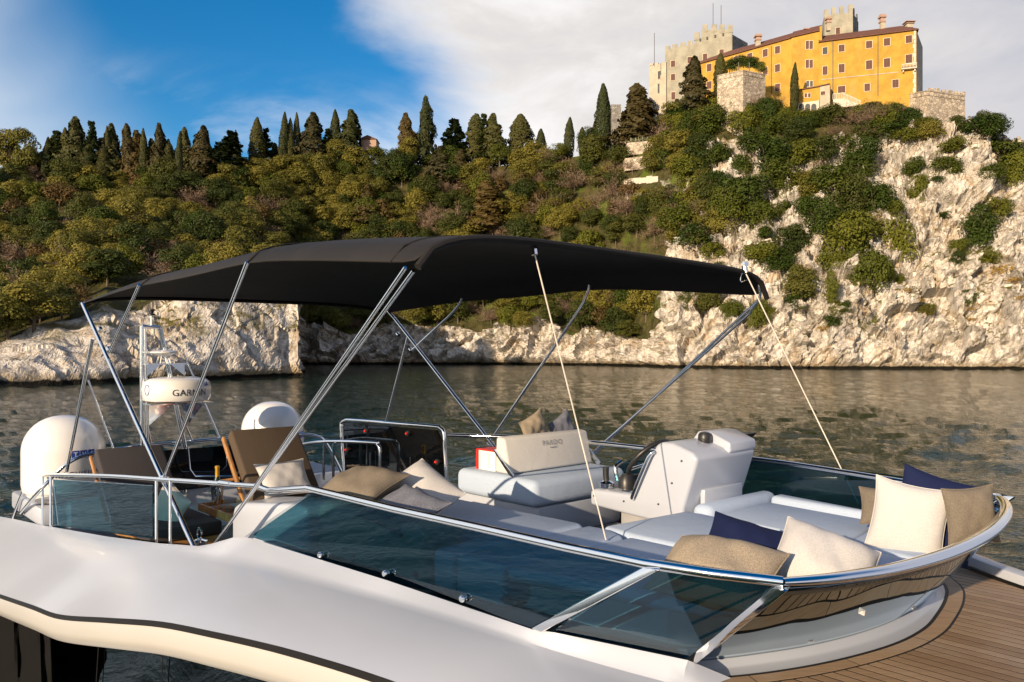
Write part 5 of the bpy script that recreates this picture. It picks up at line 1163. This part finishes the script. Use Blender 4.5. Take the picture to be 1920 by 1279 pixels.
# --- pillows
def pillow(name, mat, label, centre, right, up, w, h, th, seed, pinch=.10, wr=.012):
    n = 22; right = Vector(right).normalized(); up = Vector(up); up = (up-right*up.dot(right)).normalized(); nn_ = right.cross(up)
    r = np.random.RandomState(seed); ph = r.uniform(0, 6.28, 8); rows = []
    m = MB()
    for s_ in (1, -1):
        rows = []
        for i in range(n+1):
            row_ = []
            for j in range(n+1):
                x, y_ = 2*i/n-1, 2*j/n-1
                x = math.sin(x*math.pi/2); y_ = math.sin(y_*math.pi/2)
                px = x*(1-pinch*(1-y_*y_)*abs(x)**2); py = y_*(1-pinch*(1-x*x)*abs(y_)**2)
                tz = max(0, (1-x**4)*(1-y_**4))**.55*max(0, 1-.25*(x*x+y_*y_))
                wz = wr*(math.sin(3.2*x+2*y_+ph[0])+.8*math.sin(4*x*y_+ph[1]+3*y_)+.45*math.sin(7*(x+y_)+ph[2]+2*math.sin(3*x))+.3*math.sin(11*x-5*y_+ph[4]))*tz
                row_.append(centre+right*px*w/2+up*py*h/2+nn_*s_*(tz*th/2+wz)+up*(.04*h*math.sin(2*x+ph[3])*(1-abs(y_))))
            rows.append(row_)
        m.loft(rows)
    rim_ = [m.v[i*(n+1)] for i in range(n+1)]+[m.v[n*(n+1)+j] for j in range(1, n+1)]+[m.v[i*(n+1)+n] for i in range(n-1, -1, -1)]+[m.v[j] for j in range(n-1, 0, -1)]; rim_ = [v.copy() for v in rim_]; rim_.append(rim_[0])
    lo = Vector((centre.x, centre.y, min(v.z for v in m.v))); m.v = [v-lo for v in m.v]
    o = m.build(name, mat, None, smooth=True, auto=80); o.location = lo
    bm = bmesh.new(); bm.from_mesh(o.data); bmesh.ops.remove_doubles(bm, verts=bm.verts, dist=.0008); bmesh.ops.recalc_face_normals(bm, faces=bm.faces); bm.to_mesh(o.data); bm.free()
    MB().tube(rim_, .0035, 6, False).build('piping', mat, o, smooth=True)
    return tag(o, label, 'pillow', 'loose pillows on the yacht')
def between(p, w_):  return p
PZ = BZ
P_ = lambda u, v, **k: q(u, v, **k)
pillow('pillow', 'beige_fabric', 'plump beige pillow lying along the near rim by the windscreen corner', q(1342, 1071, by=-.80), BF*.97+BP*.12, BZ*.42+BP*.9, .46, .35, .19, 1, pinch=.05, wr=.008)
pillow('pillow', 'navy_fabric', 'dark navy pillow between the beige and white ones near the bow', q(1408, 1040, by=-.52), BF*.93+BP*.28-BZ*.16, BZ*.5+BP*.85, .42, .36, .10, 2)
pillow('pillow', 'white_fabric', 'white pillow leaning on the near rim beside the navy one', q(1545, 1056, by=-.43), BF*.86+BP*.36-BZ*.30, BZ*.42+BP*.75+BF*.1, .37, .31, .17, 3, pinch=.05, wr=.006)
pillow('pillow', 'white_fabric', 'big square white pillow standing on its corner at the bow', q(1703, 976, by=.55), BF*.90+BP*.36-BZ*.16, BZ*1.0+BP*.22+BF*.16, .345, .37, .13, 4, wr=.004)
pillow('pillow', 'navy_fabric', 'navy pillow tucked behind the standing white one', q(1754, 966, by=.70), BF*.86+BP*.40-BZ*.26, BZ*1.0+BP*.28+BF*.25, .38, .40, .11, 5, wr=.004)
pillow('pillow', 'taupe_fabric', 'taupe pillow squeezed into the far bow corner', q(1820, 966, by=.66), BF*.62+BP*.75+BZ*.08, BZ*.95+BP*.25+BF*.1, .25, .27, .10, 6, wr=.006)
pillow('pillow', 'taupe_fabric', 'grey brown pillow tip peeping out behind the standing white pillow', q(1662, 950, by=.86), BF*.8+BP*.4, BZ*.7+BP*.6, .26, .22, .10, 7, wr=.005)
pillow('pillow', 'beige_fabric', 'sand coloured pillow propped upright behind the helm bench', q(1002, 806, bx=.15), BP*.8+BZ*.35, BZ*.8-BP*.35, .28, .28, .10, 8)
pillow('pillow', 'blue_grey_fabric', 'blue grey pillow behind the helm bench next to the sand one', q(1055, 806, bx=.15), BP*.85+BZ*.45, BZ*.8-BP*.3, .28, .28, .10, 9)
pillow('pillow', 'taupe_fabric', 'crumpled taupe pillow lying on the side sofa back', q(682, 906, by=-1.05), BF*.98+BP*.1, BP*.9+BZ*.35, .48, .30, .14, 10, wr=.010)
pillow('pillow', 'white_fabric', 'white pillow leaning over the side sofa before the smoked screen', q(783, 928, by=-.78), BF*.93-BZ*.38+BP*.05, BZ*.50+BP*.78+BF*.1, .42, .38, .19, 11, pinch=.04, wr=.006)
pillow('pillow', 'blue_grey_fabric', 'dark grey pillow half sunk behind the side window rim', q(755, 955, by=-1.08), BF*.97-BZ*.10, BP*.85+BZ*.35, .42, .34, .13, 12)
# --- loungers with reclined backs
def lounger(x0, y0, y1, z0, label, mat_, tilt=.42, hgt=.47):
    L_ = thing('sun_lounger', label, 'sun lounger', b(x0, (y0+y1)/2, z0-.34), 'loungers on the aft flybridge')
    a0 = b(x0, y0, z0); upv = (BZ*hgt-BF*tilt); nrm = (BF*hgt+BZ*tilt).normalized(); W_ = BP*(y1-y0)
    MB().hexa([a0, a0+W_, a0+W_+nrm*.10, a0+nrm*.10, a0+upv, a0+W_+upv, a0+W_+upv+nrm*.09, a0+upv+nrm*.09]).build('backrest', mat_, L_, bevel=.02, seg=3)
    for s_ in (0, 1):
        o_ = a0+W_*s_+(BP*-.026 if s_ == 0 else BP*.004)-nrm*.03
        MB().box(o_+upv*.5+BP*.011, upv*.51, BP*.011, nrm*.02).build('frame', 'teak_trim', L_, bevel=.003)
    MB().bbox(x0, x0+.95, y0, y1, z0-.06, z0+.05).build('seat', 'dark_seat', L_, bevel=.02)
    MB().bbox(x0-.02, x0+.97, y0+.01, y1-.01, z0-.12, z0-.065).build('seat_frame', 'teak_trim', L_)
    for dx in (.05, .9):
        for yy in (y0+.04, y1-.08): MB().bbox(x0+dx, x0+dx+.04, yy, yy+.04, z0-.36, z0-.122).build('leg', 'teak_trim', L_)
    return L_
lounger(-.55, -.90, -.34, .10, 'brown lounger with raised back and white pillow by the champagne tray', 'brown_fabric', .48, .58)
lounger(-2.15, -1.43, -.86, -.06, 'dark brown lounger with low raised back beside the near aft rail', 'dark_seat', .50, .48)
pillow('pillow', 'white_fabric', 'off white pillow on the brown lounger with the higher back', q(528, 896, bx=-.58)+BF*.05, BP*.98+BZ*.02, BZ*.75-BF*.55, .40, .30, .10, 13, wr=.006)
pillow('pillow', 'grey_fabric', 'pale grey pillow on the low lounger seen through the rail pane', q(318, 952, by=-1.15), BF*.85+BP*.1-BZ*.35, BZ*.75+BF*.25+BP*.3, .42, .34, .12, 14)
# --- low table with champagne
tb = thing('low_table', 'low teak tray table carrying glasses and rolled towels', 'table', b(-1.5, -.62, -.42))
MB().bbox(-1.80, -1.15, -.80, -.18, -.02, .0).build('top', 'teak_trim', tb, bevel=.004)
for x0_, x1_, y0_, y1_ in ((-1.82, -1.13, -.82, -.80), (-1.82, -1.13, -.18, -.16), (-1.82, -1.80, -.80, -.18), (-1.15, -1.13, -.80, -.18)): MB().bbox(x0_, x1_, y0_, y1_, -.03, .03).build('tray_edge', 'teak_trim', tb)
for x_ in (-1.75, -1.22):
    for y_ in (-.75, -.25): MB().bbox(x_, x_+.04, y_, y_+.04, -.42, -.021).build('leg', 'teak_trim', tb)
for i, (u, v) in enumerate(((389, 955), (400, 957), (408, 953), (397, 950))):
    p = q(u, v, bz=.001)
    mm = MB().lathe(p, [(.030, 0), (.030, .002), (.004, .006), (.004, .075), (.022, .10), (.032, .13), (.027, .165)], 14)
    single(mm, 'champagne_glass', 'clear_glass', 'clear stemmed wine glass in the cluster on the tray', 'glass', 'stemmed glasses on the tray', smooth=True)
for i, (u, v) in enumerate(((420, 943), (446, 944), (411, 951), (421, 952), (434, 951))):
    p = q(u, v, bz=.035); d_ = (BF*.2+BP*.98); r_ = .034 if i < 2 else .022
    tw = thing('rolled_towel', 'grey rolled towel with orange end on the tray, '+('one of the two large rolls' if i < 2 else 'one of the three small rolls'), 'towel', p-BZ*r_, 'rolled towels on the tray')
    MB().tube([p, p+d_*.22], r_, 12).build('roll', 'grey_fabric', tw, smooth=True); MB().tube([p-d_*.012, p-d_*.001], r_*.92, 12).build('roll_end', 'wood_end', tw)
def bucket(p, h, r_, label, bottle):
    bk_ = thing('ice_bucket', label, 'ice bucket', p)
    MB().lathe(p, [(r_*.75, 0), (r_*.8, .02), (r_, h*.9), (r_*1.08, h), (r_*.95, h), (r_*.7, .03)], 20).build('pail', 'chrome', bk_, smooth=True)
    for s_ in (-1, 1): MB().tube([p+BF*s_*r_*.98+BZ*h*.6, p+BF*s_*(r_+.03)+BZ*h*.7, p+BF*s_*r_*1.02+BZ*h*.85], .005, 6).build('handle', 'chrome', bk_)
bp_ = q(345, 957, by=-.80); bp_.z = BO.z-.0
bucket(b(-1.70, -.70, .032), .16, .055, 'polished ice bucket holding the gold foiled bottle', True)
cp_ = b(-1.70, -.70, .06)
bt = thing('champagne_bottle', 'dark bottle with gold foil neck standing in the ice bucket', 'bottle', cp_)
MB().lathe(cp_, [(.038, 0), (.04, .01), (.04, .15), (.015, .21), (.014, .24)], 16).build('body', 'bottle_glass', bt, smooth=True)
MB().lathe(cp_+BZ*.205, [(.018, 0), (.017, .06), (.020, .075), (.020, .085), (.012, .092)], 14).build('foil', 'gold_foil', bt, smooth=True)
lp = b(-.75, -1.22, -.37)
ln = thing('brass_lantern', 'smoky lantern with steel lid and ring beside the near coaming', 'lantern', lp)
MB().lathe(lp, [(.075, 0), (.078, .01), (.078, .26), (.06, .30)], 20).build('glass', 'screen_glass', ln, smooth=True)
MB().lathe(lp+BZ*.302, [(.05, 0), (.058, .005), (.058, .03), (.02, .045)], 18).build('lid', 'chrome', ln, smooth=True)
MB().tube([lp+BZ*.385+BF*math.cos(a)*.04+BZ*math.sin(a)*.04 for a in np.linspace(0, 6.283, 20)], .006, 6).build('ring', 'chrome', ln, smooth=True)
MB().lathe(lp+BZ*.01, [(.03, 0), (.03, .2)], 14).build('candle', 'gold_foil', ln, smooth=True)
MB().tube(catmull([lp+BF*.078+BZ*.12, lp+BF*.13+BZ*.14, lp+BF*.13+BZ*.24, lp+BF*.08+BZ*.27], 4), .010, 8).build('handle', 'chrome', ln, smooth=True)
# red and white gift box beside the bench
gb = thing('gift_box', 'red and white gift box with script lettering left of the helm bench', 'box', b(.52, .52, .456))
bx = MB().bbox(.47, .66, .42, .56, .456, .60).build('carton', 'card_white', gb, bevel=.002)
MB().bbox(.445, .469, .415, .565, .456, .612).build('red_side', 'red_paint', gb); MB().bbox(.445, .665, .415, .565, .601, .612).build('red_lid', 'red_paint', gb)
text_mesh('lettering', 'Charme', 'grey_ink', bx, lambda x, y_: b(.60, .4185, .525)+BZ*x-BF*y_, .032, shear=.3)
# --- satellite domes
def dome(p, r_, h, label, front):
    D_ = thing('satellite_dome', label, 'antenna dome', p, 'white satellite domes')
    pr_ = [(r_*.86, 0), (r_*.9, .03), (r_*.97, .05), (r_, .12)]+[(r_*math.cos(a)**.9 if a < 1.56 else .003, h-r_*.95+r_*.95*math.sin(a)) for a in np.linspace(0, math.pi/2, 16)]
    S_d = MB().lathe(p, pr_, 40).build('shell', 'radome_white', D_, smooth=True)
    MB().lathe(p-BZ*.05, [(r_*.7, 0), (r_*.85, .049)], 32).build('foot', 'cream_gelcoat', D_, smooth=True)
    tc_ = Vector((0, 0, CAMH))-p; a0 = math.atan2(tc_.y, tc_.x)+front
    def on(z0, k):
        def f(x, y_):
            a = a0+x/r_; return p+Vector((math.cos(a), math.sin(a), 0))*(r_*1.004+k)+BZ*(z0+y_)
        return f
    text_mesh('lettering', 'TRACVISION', 'navy_ink', S_d, on(.20, 0), .075, spacing=1.15)
    for k, ch in enumerate('TV6'):
        x0 = -.02+k*.075
        n_ = 5; m = MB(); fo = on(.385, 0)
        m.loft([[fo(x0-.034+.068*i/n_, -.012) for i in range(n_+1)], [fo(x0-.034+.068*i/n_, .062) for i in range(n_+1)]]); m.build('badge', 'blue_ink', S_d)
        text_mesh('lettering', ch, 'white_ink', S_d, (lambda xx: (lambda x, y_: on(.39, .003)(xx+x, y_)))(x0), .062)
dome(q(120, 925, bx=-3.6), .365, .765, 'white satellite dome with blue badge at the near aft corner', .32)
dome(b(-3.75, .80, -.05), .355, .80, 'white satellite dome behind the brown lounger back', .9)
# --- radar mast
rm = thing('radar_mast', 'steel tube radar mast with white radome and mushroom antenna', 'radar mast', b(-3.1, -.7, -.12))
A1, A2, B1, B2 = q(266, 612, bx=-3.1), b(-3.1, -.87, -.12), q(300, 614, bx=-3.1), q(346, 840, bx=-3.1)
def mast_tube(pts, r_, nm='strut'): return MB().tube(pts, r_, 10).build(nm, 'chrome', rm, smooth=True)
mast_tube([A2, A1], .022, 'leg'); mast_tube([q(272, 616, bx=-3.02), b(-3.02, -.84, -.1)], .012, 'leg'); mast_tube([B1, B2, B2-BZ*.45], .022, 'leg'); mast_tube([A1, B1], .020, 'crossbar')
mast_tube([q(303, 617, bx=-3.02), q(349, 840, bx=-3.0)], .011, 'leg')
rc = q(332, 729, bx=-3.0)
rd = MB().lathe(rc-BZ*.125, [(.24, 0), (.30, .015), (.318, .05), (.322, .13), (.31, .19), (.27, .225), (.18, .243), (.02, .25)], 40).build('radome', 'radome_white', rm, smooth=True)
tc_ = Vector((0, 0, CAMH))-rc; a0 = math.atan2(tc_.y, tc_.x)
def on_r(da, z0, k=.0012):
    def f(x, y_): a = a0+da+x/.322; return rc+Vector((math.cos(a), math.sin(a), 0))*(.3225+k)+BZ*(z0+y_)
    return f
text_mesh('lettering', 'GARMIN', 'dark_ink', rd, on_r(.40, -.055), .088, spacing=1.05)
m = MB(); f_ = on_r(.42, .035); m.add([f_(.155, 0), f_(.205, 0), f_(.18, .05)], [(0, 1, 2)]); m.build('logo_mark', 'blue_ink', rd)
m = MB(); f_ = on_r(-.98, .0); m.tube([f_(.035*math.cos(a), .05*math.sin(a)) for a in np.linspace(0, 6.283, 20)], .003, 5); m.build('logo_mark', 'blue_ink', rd)
p0_ = rc-BZ*.13; MB().box(p0_-BZ*.01, BP*.30, BF*.16, BZ*.006).build('shelf', 'chrome', rm)
for s_ in (-1, 1):
    e_ = p0_-BZ*.018+BP*.27*s_; MB().prism([e_, e_-BP*.24*s_, e_-BZ*.20+BP*(.0 if s_ < 0 else -.15)], BF*.006).build('bracket', 'chrome', rm)
gp = q(307, 662, bx=-3.0)
G_ = MB().lathe(gp, [(.03, -.05), (.11, -.008), (.13, .0), (.13, .012), (.10, .024), (.01, .03)], 28).build('mushroom_antenna', 'radome_white', rm, smooth=True)
for k in range(4): a = k*1.57; MB().tube([gp-BZ*.01+Vector((math.cos(a)*.04, math.sin(a)*.04, 0)), gp-BZ*.10+Vector((math.cos(a)*.07, math.sin(a)*.07, 0))], .008, 6).build('stalk', 'radome_white', G_)
MB().box(gp-BZ*.108+BP*.02, BP*.19, BF*.07, BZ*.006).build('shelf', 'chrome', rm)
for s_ in (-1, 1): e_ = gp-BZ*.116+BP*(.02+.18*s_); MB().prism([e_, e_-BP*.13*s_, e_-BZ*.11], BF*.006).build('bracket', 'chrome', rm)
al = q(284, 612, bx=-3.1)
MB().tube([al, al+BZ*.11], .012, 8).build('light_stem', 'radome_white', rm); MB().lathe(al+BZ*.11, [(.035, 0), (.035, .012), (.018, .02), (.02, .04), (.034, .045), (.034, .06)], 14).build('anchor_light', 'black_plastic', rm, smooth=True)
for pts in (([q(345, 664, bx=-3.2), q(411, 820, bx=-3.1)]), ([q(165, 712, bx=-3.2), q(215, 848, bx=-3.1)]), ([q(272, 770, bx=-3.05), q(283, 836, bx=-3.1)]), ([q(340, 780, bx=-3.0), q(362, 830, bx=-3.1)])): mast_tube(pts, .010, 'stay')
# --- bimini awning
bi = thing('bimini_awning', 'black canvas bimini awning on a folding polished tube frame', 'awning', b(0, 0, -.3))
XS = [-2.62, -2.45, -2.1, -1.6, -1.08, -.5, .1, .66, 1.1, 1.6, 2.05, 2.25]
EN = dict(zip(XS, [1.765, 1.77, 1.79, 1.815, 1.835, 1.83, 1.84, 1.86, 1.83, 1.785, 1.74, 1.72]))
CR = dict(zip(XS, [1.86, 1.885, 1.925, 1.965, 2.0, 2.0, 2.015, 2.03, 2.005, 1.965, 1.92, 1.905]))
ny = 40; rows = []
def fsc(x, s_): return 1+(.045*(-s_ if s_ < 0 else 0) if x > 0 else -.075*s_)
for x in XS:
    row_ = []
    for j in range(ny+1):
        y_ = -1.5+3.0*j/ny; a = abs(y_)/1.5
        pw = (3.2 if y_ < 0 else 3.0)+(.4 if y_ < 0 else 3.2)*max(0, min(1, (x-.4)/1.6)); row_.append(b(x*fsc(x, y_/1.5), y_, EN[x]+(CR[x]-EN[x])*(.86*(1-a**(pw*2))**.6+.14*(1-a*a))))
    rows.append(row_)
bow_x = {2.62: 0}
cn = MB().loft(rows).build('canopy', 'canvas', bi, smooth=True, solid=.008, sub=1)
for row_ in (rows[0], rows[-1]): MB().tube([p-BZ*.012 for p in row_], .018, 8).build('hem', 'canvas', bi, smooth=True)
m = MB(); 
for x in (-1.08, .66, 2.05):
    i = XS.index(x); MB().tube([p+BZ*.004 for p in rows[i]], .005, 5).build('seam', 'canvas', cn)
def bow(xt, zt, base, s_, r_, inset=.30):                 # a tube from its foot to the canopy, bending inwards at the top
    xt *= fsc(xt, s_); foot = b(base[0], s_*base[1], base[2]); sh = b(xt, s_*1.47, zt-.22) ; 
    d_ = (b(xt, s_*1.5, zt)-foot).normalized(); top = b(xt, s_*1.5, zt)
    if s_ < 0: return [foot, foot.lerp(top, .5), top+BZ*.004]
    return catmull([foot, foot.lerp(top, .5), top-d_*.26, top-d_*.10-BP*.012+BZ*.01, top+BZ*.035-BP*.04, top+BZ*.13-BP*.06], 6)
for s_ in (-1, 1):
    MB().tube(bow(2.22, 1.69, (0, 1.5, 0), s_, .017), .0095, 12).build('front_bow', 'chrome', bi, smooth=True)
    MB().tube([b(.045, s_*1.515, .0), b(2.185*fsc(1, s_), s_*1.515, 1.71)], .009, 12).build('front_strut', 'chrome', bi, smooth=True)
    MB().tube(bow(-2.52, 1.765, (0, 1.5, 0), s_, .02), .017, 12).build('aft_bow', 'chrome', bi, smooth=True)
    jt = b(-.655, s_*1.5, .47); MB().tube(bow(.66, 1.86, (-.655, 1.5, .47), s_, .017), .0125, 12).build('middle_bow', 'chrome', bi, smooth=True)
    MB().tube(bow(-1.10, 1.84, (-1.92, 1.5, 1.35), s_, .017), .0125, 12).build('middle_bow', 'chrome', bi, smooth=True)
    for f_ in (.26, .77, .865): p = b(-2.52*f_, s_*1.5, 1.765*f_); dr = (b(-2.52, s_*1.5, 1.765)-b(0, s_*1.5, 0)).normalized(); MB().tube([p-dr*.02, p+dr*.02], .0205, 12).build('clamp', 'chrome', bi, smooth=True)
MB().tube([q(173, 637, by=-1.52), q(125, 884, by=-1.62)], .014, 12).build('support_pole', 'chrome', bi, smooth=True)
MB().tube([q(765, 630, by=1.5), q(724, 792, by=1.5)], .014, 12).build('support_pole', 'chrome', bi, smooth=True)
for (ut, vt, ub, vb, kb, bxt) in ((1003, 478, 1136, 1012, dict(bz=.40), 2.27), (1398, 512, 1609, 944, dict(bz=.40), 2.26)):
    tp, bt_ = q(ut, vt, bx=bxt), q(ub, vb, **kb)
    MB().tube([tp, bt_], .004, 6).build('strap', 'rope', bi)
    MB().tube([tp, tp+BZ*.05-BF*.01], .018, 8).build('strap_buckle', 'chrome', bi, smooth=True)
    MB().box(tp+BZ*.062, BP*.026, BF*.008, BZ*.012).build('strap_buckle', 'chrome', bi)
    if ut > 1300: MB().tube(catmull([tp, tp-BP*.05-BZ*.01, tp-BP*.06-BZ*.06, tp-BP*.01-BZ*.05, tp+(bt_-tp)*.03], 5), .003, 5).build('safety_loop', 'chrome', bi)
# --- fabric cover hanging at the stern quarter
cv = MB(); rows = []
for i in range(16):
    v = 1140+13*i; row_ = []
    for j in range(33):
        u = -60+(152+.5*i)*j/32; fold = .016*math.sin(j*.62+i*.12)+.010*math.sin(j*1.37-i*.2)+.008*math.sin(i*.9+j*.3); row_.append(q(u, v, by=-2.16+fold))
    rows.append(row_)
cv.loft(rows); single(cv, 'fabric_cover', 'cover_fabric', 'dark grey fabric cover hanging below the overhang at bottom left', 'cover', smooth=True, solid=.006)
